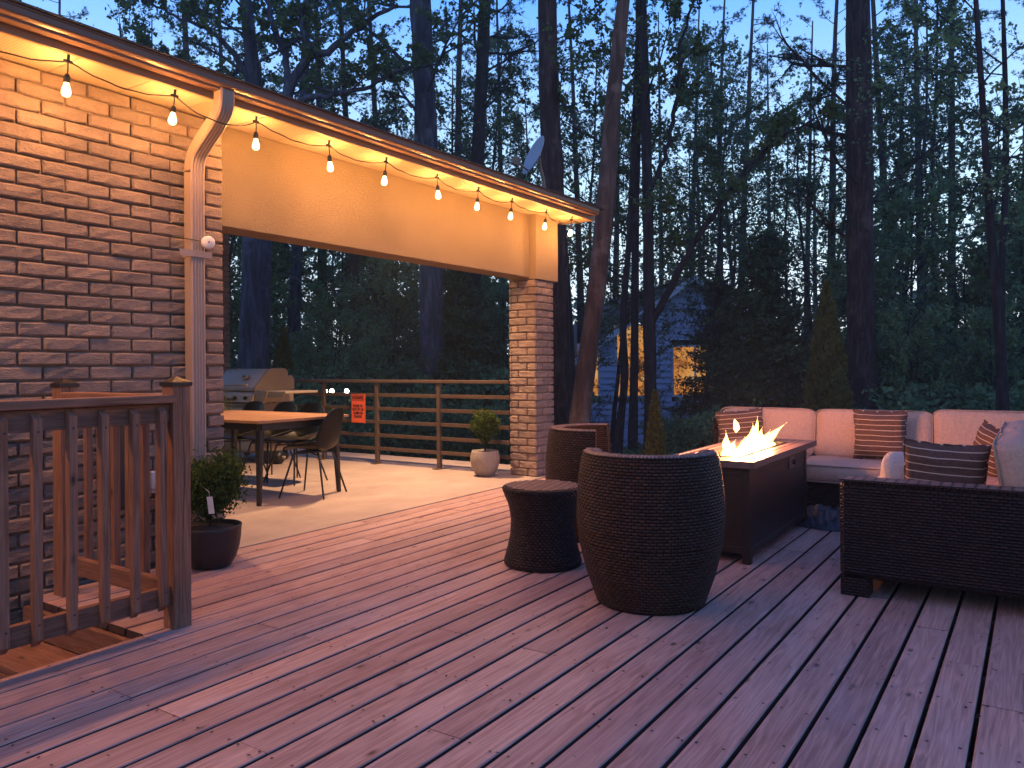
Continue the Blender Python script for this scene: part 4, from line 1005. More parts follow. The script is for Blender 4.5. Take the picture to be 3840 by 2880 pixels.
# hourglass side table
stb = thing('wicker_side_table', (4.075, 2.506, 0), 'round hourglass wicker side table between the barrel chair and the deck boards', 'side table')
b = MB(); prof = [(0, .004), (.225, .004), (.236, .014), (.236, .03)] + [(float(np.interp(z, [0.03, .10, .18, .27, .36, .44, .455], [.236, .216, .198, .192, .205, .238, .243])), z) for z in np.linspace(.04, .455, 20)]
b.lathe(prof, 72, (4.075, 2.506)); obj('drum', b, 'wicker_dark', stb, smooth=True)
b = MB(); b.lathe([(.240, .4555), (.246, .463), (.240, .472), (.228, .474), (0, .4745)], 72, (4.075, 2.506))
o = obj('top', b, 'wicker_dark', stb, smooth=True)
b = MB(); R_ = .228; nst = 13
for i in range(nst):
    xx = -R_ + (i + .5) * 2 * R_ / nst; hw = R_ / nst * .80; hl = math.sqrt(max(0.0, R_ ** 2 - (abs(xx) + hw) ** 2)) if abs(xx) + hw < R_ else .05
    ang = R(12)
    m_ = Matrix.Translation((4.075, 2.506, 0)) @ Matrix.Rotation(ang + R(0), 4, 'Z'); b.box(xx - hw, xx + hw, -hl, hl, .4755, .4800, m_, .0018)
obj('top_bands', b, 'wicker_strip', o)

# ================================================================== FIRE TABLE
ft = thing('fire_table', (5.45, 1.68, 0), 'long brown metal fire pit table with slatted top and open burner tray', 'fire table')
X0, X1, Y0_, Y1_ = 4.665, 6.27, 1.40, 1.965; bx0, bx1, by0, by1 = 4.88, 5.98, 1.565, 1.80; ZT = .622
b = MB()
def ring(mb_, x0, x1, y0, y1, u0, u1, v0, v1, z0, z1):
    mb_.box(x0, u0, y0, y1, z0, z1); mb_.box(u1, x1, y0, y1, z0, z1); mb_.box(u0 + .0003, u1 - .0003, y0, v0, z0, z1); mb_.box(u0 + .0003, u1 - .0003, v1, y1, z0, z1)
fr = .03
ring(b, X0, X1, Y0_, Y1_, X0 + fr, X1 - fr, Y0_ + fr, Y1_ - fr, ZT - .042, ZT)
# slats, long way, split round the burner
ny = 9; sy_ = (Y1_ - Y0_ - 2 * fr) / ny
for i in range(ny):
    ya = Y0_ + fr + i * sy_ + .004; yb = ya + sy_ - .008
    if yb > by0 and ya < by1:
        b.box(X0 + fr + .0005, bx0 - .002, ya, yb, ZT - .018, ZT - .0012); b.box(bx1 + .002, X1 - fr - .0005, ya, yb, ZT - .018, ZT - .0012)
    else: b.box(X0 + fr + .0005, X1 - fr - .0005, ya, yb, ZT - .018, ZT - .0012)
obj('tabletop', b, 'table_slats', ft, bevel=.0015)
b = MB(); ring(b, bx0 - .012, bx1 + .012, by0 - .012, by1 + .012, bx0, bx1, by0, by1, ZT - .016, ZT + .003); b.box(bx0, bx1, by0, by1, ZT - .085, ZT - .078)
ring(b, bx0, bx1, by0, by1, bx0 + .004, bx1 - .004, by0 + .004, by1 - .004, ZT - .077, ZT - .0165); obj('burner_tray', b, 'table_brown', ft)
r_ = random.Random(3); b = MB()
for i in range(900):
    c_ = Vector((r_.uniform(bx0 + .015, bx1 - .015), r_.uniform(by0 + .012, by1 - .012), ZT - .062 + r_.random() * .022)); s_ = r_.uniform(.005, .010)
    m_ = Matrix.Translation(c_) @ Euler((r_.random() * 3, r_.random() * 3, r_.random() * 3)).to_matrix().to_4x4(); b.box(-s_, s_, -s_ * .8, s_ * .8, -s_ * .6, s_ * .6, m_)
M['fire_glass'] = mat('fire_glass', (.35, .28, .18), .15); obj('fire_glass', b, 'fire_glass', ft)
gx0_, gx1_, gy0_, gy1_ = 4.70, 6.10, 1.435, 1.93
b = MB()
for (u0, u1, v0, v1) in ((gx0_ + .03, gx1_ - .03, gy0_ + .006, gy0_ + .014), (gx0_ + .03, gx1_ - .03, gy1_ - .014, gy1_ - .006), (gx0_ + .006, gx0_ + .014, gy0_ + .03, gy1_ - .03), (gx1_ - .014, gx1_ - .006, gy0_ + .03, gy1_ - .03)):
    b.box(u0, u1, v0, v1, .085, ZT - .043)
pn = obj('side_panel', b, 'table_brown', ft)
b = MB()
for (x, y) in ((gx0_, gy0_), (gx1_ - .05, gy0_), (gx0_, gy1_ - .05), (gx1_ - .05, gy1_ - .05)): b.box(x, x + .05, y, y + .05, .0, ZT - .043)
for z0, z1 in ((.06, .10), (ZT - .09, ZT - .044)):
    b.box(gx0_ + .0505, gx1_ - .0505, gy0_ + .002, gy0_ + .035, z0, z1); b.box(gx0_ + .0505, gx1_ - .0505, gy1_ - .035, gy1_ - .002, z0, z1)
    b.box(gx0_ + .002, gx0_ + .035, gy0_ + .0505, gy1_ - .0505, z0, z1); b.box(gx1_ - .035, gx1_ - .002, gy0_ + .0505, gy1_ - .0505, z0, z1)
obj('leg_frame', b, 'table_brown', ft, bevel=.003)
b = MB(); b.box(5.60, 5.74, gy0_ - .003, gy0_ + .0055, .475, .555); cp = obj('control_panel', b, 'table_slats', ft, bevel=.002)
q_ = mtx_lathe([(0, 0), (.018, 0), (.015, .022), (0, .024)], 16, Matrix.Translation((5.69, gy0_ - .0035, .515)) @ Matrix.Rotation(R(90), 4, 'X')); obj('knob', q_, 'black_metal', cp)
# flames: tapered curled tongues
def flame_mat():
    m = bpy.data.materials.new('flame'); m.use_nodes = True; t = m.node_tree; t.nodes.clear()
    o = t.nodes.new('ShaderNodeOutputMaterial'); em = t.nodes.new('ShaderNodeEmission'); tr = t.nodes.new('ShaderNodeBsdfTransparent'); mx_ = t.nodes.new('ShaderNodeMixShader')
    lw = t.nodes.new('ShaderNodeLayerWeight'); lw.inputs[0].default_value = 0.35
    rp = t.nodes.new('ShaderNodeValToRGB'); rp.color_ramp.elements[0].color = (1.0, .62, .16, 1); rp.color_ramp.elements[1].color = (1.0, .18, .015, 1); rp.color_ramp.elements[0].position = .25; rp.color_ramp.elements[1].position = .85
    t.links.new(lw.outputs['Facing'], rp.inputs[0]); t.links.new(rp.outputs[0], em.inputs[0]); em.inputs[1].default_value = 5.5
    r2 = t.nodes.new('ShaderNodeValToRGB'); r2.color_ramp.elements[0].position = .18; r2.color_ramp.elements[0].color = (1, 1, 1, 1); r2.color_ramp.elements[1].position = .90; r2.color_ramp.elements[1].color = (.0, .0, .0, 1)
    t.links.new(lw.outputs['Facing'], r2.inputs[0]); t.links.new(r2.outputs[0], mx_.inputs[0]); t.links.new(tr.outputs[0], mx_.inputs[1]); t.links.new(em.outputs[0], mx_.inputs[2]); t.links.new(mx_.outputs[0], o.inputs[0]); M['flame'] = m
flame_mat()
b = MB(); r_ = random.Random(12)
def tongue(x, y, h, w, lean, curl, seed, z0=ZT - .05):
    rq = random.Random(seed); pts = []; rad = []
    n = 14; ph = rq.uniform(0, 6)
    for i in range(n + 1):
        t = i / n; pts.append(Vector((x + lean * t ** 1.4 + .018 * math.sin(ph + t * 7) * t, y + curl * t * t + .012 * math.cos(ph + t * 6) * t, z0 + h * t)))
        rad.append(w * (math.sin(PI * min(1, (t * .86 + .20))) ** .9 * (1 - t) ** .55 + .002) * (1 + .18 * math.sin(ph * 2 + t * 13)))
    rad[-1] = .0008; b.tube(pts, rad, 12)
for (x, h, w, l, c_) in [(5.00, .20, .030, .02, 0), (5.08, .285, .032, -.02, .01), (5.14, .17, .042, .03, -.01), (5.22, .15, .048, .04, .01), (5.30, .20, .045, .04, 0), (5.38, .17, .05, .03, .02), (5.45, .25, .048, .05, -.01), (5.52, .22, .05, .06, 0), (5.60, .30, .050, .03, .01), (5.62, .37, .034, .05, 0), (5.70, .24, .05, .05, -.02), (5.76, .18, .045, .16, 0), (5.80, .26, .032, .20, -.05), (5.86, .12, .04, .06, 0), (5.03, .10, .04, .03, 0), (5.18, .12, .05, .02, .02), (5.42, .12, .055, .05, -.02), (5.68, .12, .055, .05, .02), (5.92, .07, .03, .04, 0)]:
    tongue(x, 1.68 + r_.uniform(-.035, .035), h * .64 + .02, w * 1.3, l * 1.9, c_, int(x * 100))
b.tube([(5.27, 1.70, .74), (5.285, 1.70, .765), (5.275, 1.70, .80), (5.24, 1.70, .835)], [.001, .022, .018, .001], 10)
fl = tag(obj('flames', b, 'flame', smooth=True), 'bright orange and white flames rising from the burner of the fire table', 'fire')
for (x, z, e_) in ((5.18, .70, 21), (5.5, .73, 28), (5.75, .71, 22)):
    la = bpy.data.lights.new('flame_light', 'POINT'); la.energy = e_ * 1.35; la.color = (1.0, .36, .16); la.shadow_soft_size = .09
    lo = bpy.data.objects.new('flame_light', la); C.objects.link(lo); lo.location = (x, 1.68, z); lo.parent = fl

# ================================================================== SECTIONAL SOFA
sf = thing('sectional_sofa', (6.0, .9, 0), 'dark wicker L-shaped sectional sofa with pale cushions round the fire table', 'sofa')
AX = 4.36; BX = 7.36; AY = .865; BY = -.16; SY = 2.62; SX = 6.39
def wbox(nm, *a, ch=.012, m='wicker_dark', par=sf):
    b = MB(); b.box(*a, ch=ch); return obj(nm, b, m, par, smooth=False)
arm = wbox('armrest', AX, AX + .15, BY, AY, .095, .592, ch=.022)
wbox('arm_top', AX - .003, AX + .153, BY, AY + .003, .5925, .602, ch=.004, m='wicker_strip', par=arm)
for a_ in ((AX + .004, AX + .13, AY - .14, AY - .004, .0, .096), (AX + .004, AX + .13, BY + .0, BY + .13, .0, .096), (SX + .02, SX + .1, SY - .3, SY - .21, 0, .09), (BX - .1, BX - .01, SY - .2, SY - .1, 0, .09)): b = MB(); b.box(*a_); obj('foot', b, 'wicker_dark', sf)
wbox('seat_base', AX + .152, BX - .14, BY + .14, AY - .02, .09, .285)
wbox('seat_base', SX, BX - .14, AY - .018, SY - .20, .09, .285)
wbox('back_frame', AX + .0, BX, BY - .12, BY - .002, .09, .70)
wbox('back_frame', BX - .135, BX, BY, SY - .07, .09, .70)
wbox('back_top', BX - .138, BX + .003, BY, SY - .07, .7005, .711, ch=.004, m='wicker_strip')
def cushion(nm, c, sx, sy, sz, par, rot=(0, 0, 0), m='cushion_fabric', puff=.10, p=7.0, piping=True, seed=0, thick_axis='z'):
    """boxed cushion, thickness along local z"""
    rq = random.Random(seed); ph = [rq.uniform(0, 6) for _ in range(6)]
    mt = Matrix.Translation(c) @ Euler(rot).to_matrix().to_4x4()
    def fn(u, v):
        th_ = 2 * PI * u; 
        # superellipse outline
        cx, sx_ = math.cos(th_), math.sin(th_)
        return cx, sx_
    b = MB(); NU, NV = 40, 15
    def surf(u, v):
        th_ = 2 * PI * u; e1 = 2 / p
        ox = math.copysign(abs(math.cos(th_)) ** e1, math.cos(th_)); oy = math.copysign(abs(math.sin(th_)) ** e1, math.sin(th_))
        if v < .34: t = v / .34; s_ = t ** .8; zz = -1; crown = (1 - s_ ** 3)
        elif v > .66: t = (1 - v) / .34; s_ = t ** .8; zz = 1; crown = (1 - s_ ** 3)
        else: t = (v - .34) / .32; s_ = 1 + .035 * math.sin(PI * t); zz = -1 + 2 * t; crown = 0
        x = ox * s_ * sx / 2; y = oy * s_ * sy / 2; z = zz * sz / 2 * (1 if crown == 0 else 1) + (math.copysign(crown * puff * sz * 1.6, zz) if crown else 0)
        w = .006 * math.sin(ph[0] + x * 13) * math.sin(ph[1] + y * 11) + .004 * math.sin(ph[2] + x * 29 + y * 17)
        return mt @ Vector((x + w * .5, y + w * .5, z + w * (1 if zz > 0 else -1)))
    b.grid(lambda u, v: surf(u, v), NU, NV, closeu=True)
    o = obj(nm, b, m, par, smooth=True)
    if piping:
        q_ = MB()
        for zz in (-1, 1):
            pts = []
            for i in range(49):
                th_ = 2 * PI * i / 48; e1 = 2 / p
                ox = math.copysign(abs(math.cos(th_)) ** e1, math.cos(th_)); oy = math.copysign(abs(math.sin(th_)) ** e1, math.sin(th_))
                pts.append(mt @ Vector((ox * (sx / 2 + .004), oy * (sy / 2 + .004), zz * sz / 2 * 1.0)))
            q_.tube(pts, .0055, 5, cap=False)
        obj('piping', q_, 'piping_fabric', o, smooth=True)
    return o
# far run: seat and back cushions (facing -X)
for i, (ya, yb) in enumerate(((.83, 1.60), (1.61, 2.40))):
    cushion('seat_cushion', Vector((SX + .32, (ya + yb) / 2, .355)), .68, yb - ya, .125, sf, seed=i, puff=.07, p=11)
for i, (ya, yb) in enumerate(((.70, 1.585), (1.60, 2.42))):
    cushion('back_cushion', Vector((7.13, (ya + yb) / 2, .60)), .40, yb - ya, .16, sf, (0, R(-80), 0), seed=10 + i, puff=.07, p=11)
cushion('back_cushion', Vector((7.14, .33, .605)), .42, .72, .16, sf, (0, R(-80), 0), seed=14, puff=.07, p=11)
# near run: seat and back cushions (facing +Y)
for i, (xa, xb) in enumerate(((4.53, 5.43), (5.44, 6.37))):
    cushion('seat_cushion', Vector(((xa + xb) / 2, .43, .355)), xb - xa, .86, .125, sf, seed=20 + i)
    cushion('back_cushion', Vector(((xa + xb) / 2, .07, .615)), xb - xa - .01, .40, .16, sf, (R(80), 0, 0), seed=30 + i, puff=.08, p=10)
cushion('seat_cushion', Vector((6.75, .36, .355)), .70, .88, .125, sf, seed=26)
def pillow(nm, c, s, rot, lb, seed, t=.15, wr_=.5, gp='striped throw pillows on the sofa'):
    mt = Matrix.Translation(c) @ Euler(rot).to_matrix().to_4x4(); b = MB(); rq = random.Random(seed); ph = rq.uniform(0, 6)
    def f(u, v, sg):
        x, y = 2 * u - 1, 2 * v - 1
        th_ = (max(0, 1 - abs(x) ** 3.2) * max(0, 1 - abs(y) ** 3.2)) ** .48
        pin = 1 - .075 * (1 - abs(x) ** 2) * abs(y) ** 4; pin2 = 1 - .075 * (1 - abs(y) ** 2) * abs(x) ** 4
        w = .006 * math.sin(ph + x * 6 + y * 3) + .004 * math.sin(ph + y * 11)
        return mt @ Vector((x * s / 2 * pin2, y * s / 2 * pin, sg * (t / 2 * th_ + .004) + w * th_))
    for sg in (-1, 1): b.grid(lambda u, v: f(u, v, sg), 22, 22)
    o = thing(nm, c + Vector((0, 0, -s / 2)), lb, 'pillow', gp); obj('cover', b, 'striped_fabric', o, smooth=True)
    q_ = MB(); pts = []
    for k_ in range(4):
        for i in range(12):
            t_ = i / 12; u, v = ((t_, 0), (1, t_), (1 - t_, 1), (0, 1 - t_))[k_]; p = f(u, v, 1) * .5 + f(u, v, -1) * .5; pts.append(p + Vector((rq.uniform(-.003, .003), rq.uniform(-.003, .003), rq.uniform(-.003, .003))))
    pts.append(pts[0]); q_.tube(pts, .0065, 5, cap=False); obj('fringe_edge', q_, 'striped_fabric', o)
    return o
pillow('throw_pillow', Vector((6.93, 1.06, .625)), .40, (R(90), R(0), R(-92)), 'square brown striped pillow leaning on the middle back cushions', 1)
pillow('throw_pillow', Vector((6.93, 2.19, .60)), .40, (R(86), R(-6), R(-80)), 'brown striped pillow at the far left end of the sofa behind the flames', 2)
pillow('throw_pillow', Vector((6.42, .27, .58)), .36, (R(80), R(12), R(-150)), 'small brown striped pillow tucked in the corner of the sofa', 3)
pillow('throw_pillow', Vector((4.74, .415, .585)), .40, (R(96), R(3), R(-86)), 'large dark striped pillow standing behind the near wicker arm', 4, t=.14)
# pale pillow behind it
tp = thing('pale_pillow', (4.98, .58, .42), 'pale cream pillow leaning behind the large dark striped pillow', 'pillow')
cushion('cover', Vector((4.93, .64, .53)), .32, .22, .12, tp, (R(8), R(78), R(12)), m='throw_fabric', puff=.5, p=4, piping=False, seed=5)
# rolled throw
th_ = thing('folded_throw', (6.2, .62, .42), 'pale folded blanket lying on the sofa seat beside the big dark pillow', 'blanket')
cushion('blanket', Vector((5.35, .72, .445)), .34, .24, .06, th_, (0, R(4), R(20)), m='throw_fabric', puff=.5, p=4, piping=False, seed=8)
# dark crumpled cover on the deck
tpn = MB()
def crump(u, v):
    x = 5.98 + .62 * u; y = .92 + .66 * v; ed = min(u, 1 - u, v, 1 - v) * 4; ed = min(1, ed)
    z = .006 + ed * (.055 + .05 * math.sin(u * 9 + v * 3) * math.cos(v * 7 - u * 4) + .03 * abs(math.sin(u * 17 + v * 13)) + .02 * abs(math.sin(v * 31 - u * 9)))
    return (x + .03 * math.sin(v * 9), y + .03 * math.sin(u * 8), max(.004, z))
tpn.grid(crump, 34, 34)
tag(obj('furniture_cover', tpn, 'tarp', smooth=False), 'crumpled dark furniture cover lying on the deck under the far sofa seat', 'cover')

# ================================================================== PATIO CEILING LIGHTS
for (x, y, e_, lb) in ((6.65, 5.85, 62, 'far round recessed light in the patio ceiling'), (3.85, 6.2, 18, 'near round recessed light in the patio ceiling')):
    z = 2.872 + (y - 4.6) * .2278 - .02
    cl = thing('ceiling_light', (x, y, z), lb, 'ceiling light', 'recessed patio lights')
    b = MB(); b.lathe([(.095, .0), (.10, -.010), (.075, -.012), (.072, .0)], 28, (x, y), z); obj('trim_ring', b, 'white_plastic', cl)
    b = MB(); b.lathe([(0, -.004), (.071, -.004)], 24, (x, y), z); obj('diffuser', b, 'bulb_glow', cl)
    la = bpy.data.lights.new('downlight', 'SPOT'); la.energy = e_ * 11; la.color = (1.0, .57, .28); la.spot_size = R(112); la.spot_blend = 1.0; la.shadow_soft_size = .045
    lo = bpy.data.objects.new('downlight', la); C.objects.link(lo); lo.location = (0, 0, -.03); lo.parent = cl

# ================================================================== WOODS
def tubes_np(paths, n):
    """paths: list of (pts list of 3-tuples, radii list). returns V, F arrays"""
    Vs = []; Fs = []; base = 0
    th = np.arange(n) * 2 * np.pi / n; ct, st_ = np.cos(th), np.sin(th)
    for pts, rad in paths:
        p = np.asarray(pts, float); m = len(p)
        d = np.gradient(p, axis=0); d /= (np.linalg.norm(d, axis=1, keepdims=True) + 1e-9)
        a = np.array([0, 0, 1.0]) if abs(d[0, 2]) < .9 else np.array([1.0, 0, 0])
        u = np.cross(d, a); u /= (np.linalg.norm(u, axis=1, keepdims=True) + 1e-9); w = np.cross(d, u)
        r = np.asarray(rad, float)[:, None, None]
        V = p[:, None, :] + (u[:, None, :] * ct[None, :, None] + w[:, None, :] * st_[None, :, None]) * r
        Vs.append(V.reshape(-1, 3)); i = np.arange(m - 1)[:, None] * n; j = np.arange(n)[None, :]; j2 = (j + 1) % n
        F = np.stack([i + j, i + j2, i + n + j2, i + n + j], -1).reshape(-1, 4) + base; Fs.append(F); base += m * n
    return np.concatenate(Vs), np.concatenate(Fs)
def wander(r, p0, d, L, n, jit, up=0.0, r0=.05, r1=.01):
    pts = [p0]; p = np.array(p0, float); d = np.array(d, float); d /= np.linalg.norm(d)
    for i in range(n):
        d = d + r.normal(size=3) * jit + np.array([0, 0, up]); d /= np.linalg.norm(d); p = p + d * L / n; pts.append(p.copy())
    t = np.linspace(0, 1, n + 1); return (np.array(pts), r0 + (r1 - r0) * t ** .8)
def branchy(r, base, H, r0, first=.18, nb=16, blen=.34, up=.10, sub=5, twig=4, jit=.10, spread=.9, lean=(0, 0), droop=0.0, path=None, rtop=.015, leafstep=.10, top=1.0):
    """general broadleaf skeleton -> (list of tube paths, leaf anchors)"""
    if path is None:
        main = wander(r, np.array([0, 0, -.3]), (lean[0], lean[1], 1.0), H, 14, .035, .03, r0, rtop)
    else:
        main = path
    P_, Rd = main; out = [main]; anch = []
    for k_ in range(nb):
        f = first + (top - first) * ((k_ + r.uniform(0, 1)) / nb); i = f * (len(P_) - 1); i0 = min(int(i), len(P_) - 2); p = P_[i0] + (P_[i0 + 1] - P_[i0]) * (i - i0)
        az = r.uniform(0, 2 * np.pi); L = H * blen * (1.15 - f * .75) * r.uniform(.6, 1.2); d = (np.cos(az) * spread, np.sin(az) * spread, r.uniform(.15, .75) - droop)
        rb = max(.008, np.interp(i, range(len(Rd)), Rd) * r.uniform(.28, .5)); br = wander(r, p, d, L, 8, jit, up * .5, rb, .006); out.append(br)
        for s_ in range(sub):
            q = r.uniform(.25, 1.0) * 8; q0 = min(int(q), 7); ps = br[0][q0]; dd = br[0][q0 + 1] - br[0][q0]; dd = dd / np.linalg.norm(dd) + r.normal(size=3) * .65
            L2 = L * r.uniform(.25, .5); b2 = wander(r, ps, dd, L2, 5, jit * 1.3, .03 - droop * .06, max(.004, rb * .35), .003); out.append(b2)
            for t_ in range(twig):
                q = r.integers(1, 6); pt_ = b2[0][q]; dd2 = r.normal(size=3) * .8 + (b2[0][q] - b2[0][q - 1]) / (np.linalg.norm(b2[0][q] - b2[0][q - 1]) + 1e-9); b3 = wander(r, pt_, dd2, L2 * r.uniform(.3, .7), 3, .2, -.02, .0055, .003); out.append(b3); anch.append(b3[0])
            anch.append(b2[0])
    return out, anch
def sample_anch(r, anch, n, sp):
    idx_ = r.integers(0, len(anch), n); out = np.empty((n, 3))
    for i, a in enumerate(idx_):
        A = anch[a]; t = r.uniform(.15, 1) * (len(A) - 1); k_ = min(int(t), len(A) - 2); out[i] = A[k_] + (A[k_ + 1] - A[k_]) * (t - k_)
    return out + r.normal(size=(n, 3)) * sp
def leaf_cloud(r, C_, size, rs=.35, aspect=.75, droop=-.35):
    n = len(C_); d = r.normal(size=(n, 3)); d[:, 2] += droop; d /= np.linalg.norm(d, axis=1, keepdims=True)
    w = np.cross(d, r.normal(size=(n, 3))); w /= np.linalg.norm(w, axis=1, keepdims=True); L = size * r.uniform(1 - rs, 1 + rs, (n, 1))
    V = np.stack([C_, C_ + d * L * .5 + w * L * aspect * .5, C_ + d * L, C_ + d * L * .5 - w * L * aspect * .5], 1).reshape(-1, 3); return V, np.arange(4 * n).reshape(-1, 4)
def tufts(r, C_, D_, L=.13, nn=16, w=.0065, cone=.8):
    n = len(C_); C2 = np.repeat(C_, nn, 0); D2 = np.repeat(D_, nn, 0) + r.normal(size=(n * nn, 3)) * cone; D2 /= np.linalg.norm(D2, axis=1, keepdims=True)
    s_ = np.cross(D2, r.normal(size=D2.shape)); s_ /= np.linalg.norm(s_, axis=1, keepdims=True); l = L * r.uniform(.7, 1.15, (n * nn, 1))
    V = np.stack([C2 - s_ * w, C2 + s_ * w, C2 + D2 * l], 1).reshape(-1, 3); return V, np.arange(3 * n * nn).reshape(-1, 3)
def tree_thing(name, loc, label, cat, group=None): return thing(name, tuple(loc), label, cat, group)
def gpos(xd, dist):
    p = at(xd, 800, dist); return Vector((p.x, p.y, gz_(p.x, p.y)))

# ---- prototypes
def proto_maple(seed, H, nb, sub, twig, nleaf, lsize, barkm='dark_bark', leafm='maple_leaf', **kw):
    r = np.random.default_rng(seed); t = tree_thing('young_maple', (0, 0, 0), 'x', 'tree')
    paths, anch = branchy(r, None, H, kw.pop('r0', .07), nb=nb, sub=sub, twig=twig, **kw)
    V, F = tubes_np(paths[:1], 10); npobj('trunk', V, F, barkm, t, smooth=True)
    V, F = tubes_np(paths[1:], 4); npobj('branches', V, F, barkm, t)
    C_ = sample_anch(r, anch, nleaf, .025); V, F = leaf_cloud(r, C_, lsize); npobj('crown', V, F, leafm, t); return t
def proto_pine(seed, H, r0, first, ntuft, sag=.0, nb=34, blen=.20):
    r = np.random.default_rng(seed); t = tree_thing('pine_tree', (0, 0, 0), 'x', 'tree')
    main = wander(r, np.array([0, 0, -.3]), (0, 0, 1.0), H, 16, .012, .03, r0, .03); paths = []; tc_ = []; td = []
    for k_ in range(nb):
        f = first + (1 - first) * (k_ + r.uniform(0, 1)) / nb; i = f * 16; i0 = min(int(i), 15); p = main[0][i0] + (main[0][i0 + 1] - main[0][i0]) * (i - i0)
        az = r.uniform(0, 2 * np.pi); L = H * blen * (1.2 - f) * r.uniform(.6, 1.15); br = wander(r, p, (np.cos(az), np.sin(az), r.uniform(-.05, .35)), L, 7, .09, .02 - sag, .035 * (1.2 - f) + .008, .008); paths.append(br)
        for s_ in range(9):
            q = r.integers(2, 8); dd = (br[0][q] - br[0][q - 1]); dd = dd / np.linalg.norm(dd) + r.normal(size=3) * np.array([.7, .7, .3]); b2 = wander(r, br[0][q], dd, L * r.uniform(.18, .38), 4, .12, .04, .009, .004); paths.append(b2)
            for m_ in range(max(1, int(ntuft / nb / 9))):
                a = r.uniform(.2, 1) * 4; a0 = min(int(a), 3); c_ = b2[0][a0] + (b2[0][a0 + 1] - b2[0][a0]) * (a - a0); tc_.append(c_ + r.normal(size=3) * .05); v_ = b2[0][a0 + 1] - b2[0][a0]; td.append(v_ / np.linalg.norm(v_))
    V, F = tubes_np([main], 12); npobj('trunk', V, F, 'pine_bark', t, smooth=True); V, F = tubes_np(paths, 4); npobj('branches', V, F, 'pine_bark', t)
    V, F = tufts(r, np.array(tc_), np.array(td)); npobj('crown', V, F, 'pine_needles', t); return t
def proto_conifer(seed, H, Rb, nb, per, lsize, droop=.25, leafm='cedar_leaf', name='cedar_tree'):
    r = np.random.default_rng(seed); t = tree_thing(name, (0, 0, 0), 'x', 'tree'); main = wander(r, np.array([0, 0, -.3]), (0, 0, 1.0), H + .3, 10, .012, .03, .035 * H / 2.2, .01); paths = []; cs_ = []
    for k_ in range(nb):
        f = .05 + .93 * (k_ + r.uniform(0, 1)) / nb; z = f * H; az = r.uniform(0, 2 * np.pi); L = Rb * (1 - f) ** .75 * r.uniform(.65, 1.2) + .06
        br = wander(r, np.array([0, 0, z]), (np.cos(az), np.sin(az), .35 - droop * (1 - f)), L, 6, .07, -.03, .014, .004); paths.append(br)
        m_ = int(per * (L / Rb + .15)); tt = r.uniform(.15, 1, m_) ** .8 * 6; i0 = np.minimum(tt.astype(int), 5); A = br[0]; c_ = A[i0] + (A[i0 + 1] - A[i0]) * (tt - i0)[:, None]
        side = np.array([-np.sin(az), np.cos(az), 0]); c_ = c_ + side[None] * r.normal(size=(m_, 1)) * L * .22 + r.normal(size=(m_, 3)) * np.array([.05, .05, .035]) * H / 4; cs_.append(c_)
    V, F = tubes_np([main], 10); npobj('trunk', V, F, 'pine_bark', t, smooth=True); V, F = tubes_np(paths, 4); npobj('branches', V, F, 'dark_bark', t)
    V, F = leaf_cloud(r, np.concatenate(cs_), lsize, .4, .45, -.25); npobj('crown', V, F, leafm, t); return t
def proto_arbor(seed, H, Rm, n, lsize, name='arborvitae'):
    r = np.random.default_rng(seed); t = tree_thing(name, (0, 0, 0), 'x', 'shrub'); z = H * (r.uniform(0, 1, n) ** 1.15); f = z / H
    prof = np.interp(f, [0, .06, .2, .45, .7, .88, 1], [.55, .85, 1, .86, .56, .26, .02]); az = r.uniform(0, 2 * np.pi, n)
    lump = 1 + .10 * np.sin(az * 5 + z * 9) + .08 * np.sin(az * 3 - z * 14) + .05 * np.sin(az * 11 + z * 23); rad = Rm * prof * lump * (r.uniform(.45, 1, n) ** .45)
    C_ = np.stack([rad * np.cos(az), rad * np.sin(az), z], 1); d = np.stack([np.cos(az) * .45, np.sin(az) * .45, np.ones(n)], 1) + r.normal(size=(n, 3)) * .35; d /= np.linalg.norm(d, axis=1, keepdims=True)
    w = np.cross(d, r.normal(size=(n, 3))); w /= np.linalg.norm(w, axis=1, keepdims=True); L = lsize * r.uniform(.6, 1.3, (n, 1))
    V = np.stack([C_, C_ + d * L * .5 + w * L * .28, C_ + d * L, C_ + d * L * .5 - w * L * .28], 1).reshape(-1, 3); npobj('foliage', V, np.arange(4 * n).reshape(-1, 4), 'arbor_leaf', t)
    V, F = tubes_np([(np.array([[0, 0, -.3], [0, 0, H * .5], [0, 0, H * .9]]), [.05, .03, .008])], 8); npobj('stem', V, F, 'dark_bark', t); return t
def proto_bush(seed, H, W_, n, lsize, leafm='understory_leaf'):
    r = np.random.default_rng(seed); t = tree_thing('understory_shrub', (0, 0, 0), 'x', 'shrub'); paths = []; anch = []
    for k_ in range(9):
        az = r.uniform(0, 2 * np.pi); st2 = wander(r, np.array([r.normal() * .1, r.normal() * .1, -.2]), (np.cos(az) * .35, np.sin(az) * .35, 1), H * r.uniform(.7, 1.05), 8, .08, .02, .022, .005); paths.append(st2)
        for s_ in range(12):
            q = r.integers(2, 9) if True else 3; q = min(q, 8); a2 = r.uniform(0, 2 * np.pi); b2 = wander(r, st2[0][q], (np.cos(a2), np.sin(a2), r.uniform(-.1, .4)), W_ * r.uniform(.2, .5), 5, .12, 0, .008, .003); paths.append(b2); anch.append(b2[0])
            for t_ in range(3): b3 = wander(r, b2[0][r.integers(1, 6)], r.normal(size=3) * np.array([1, 1, .4]), W_ * r.uniform(.08, .2), 3, .15, 0, .004, .002); paths.append(b3); anch.append(b3[0])
    V, F = tubes_np(paths, 4); npobj('stems', V, F, 'dark_bark', t); V, F = leaf_cloud(r, sample_anch(r, anch, n, .07), lsize, .35, .8, -.15); npobj('foliage', V, F, leafm, t); return t

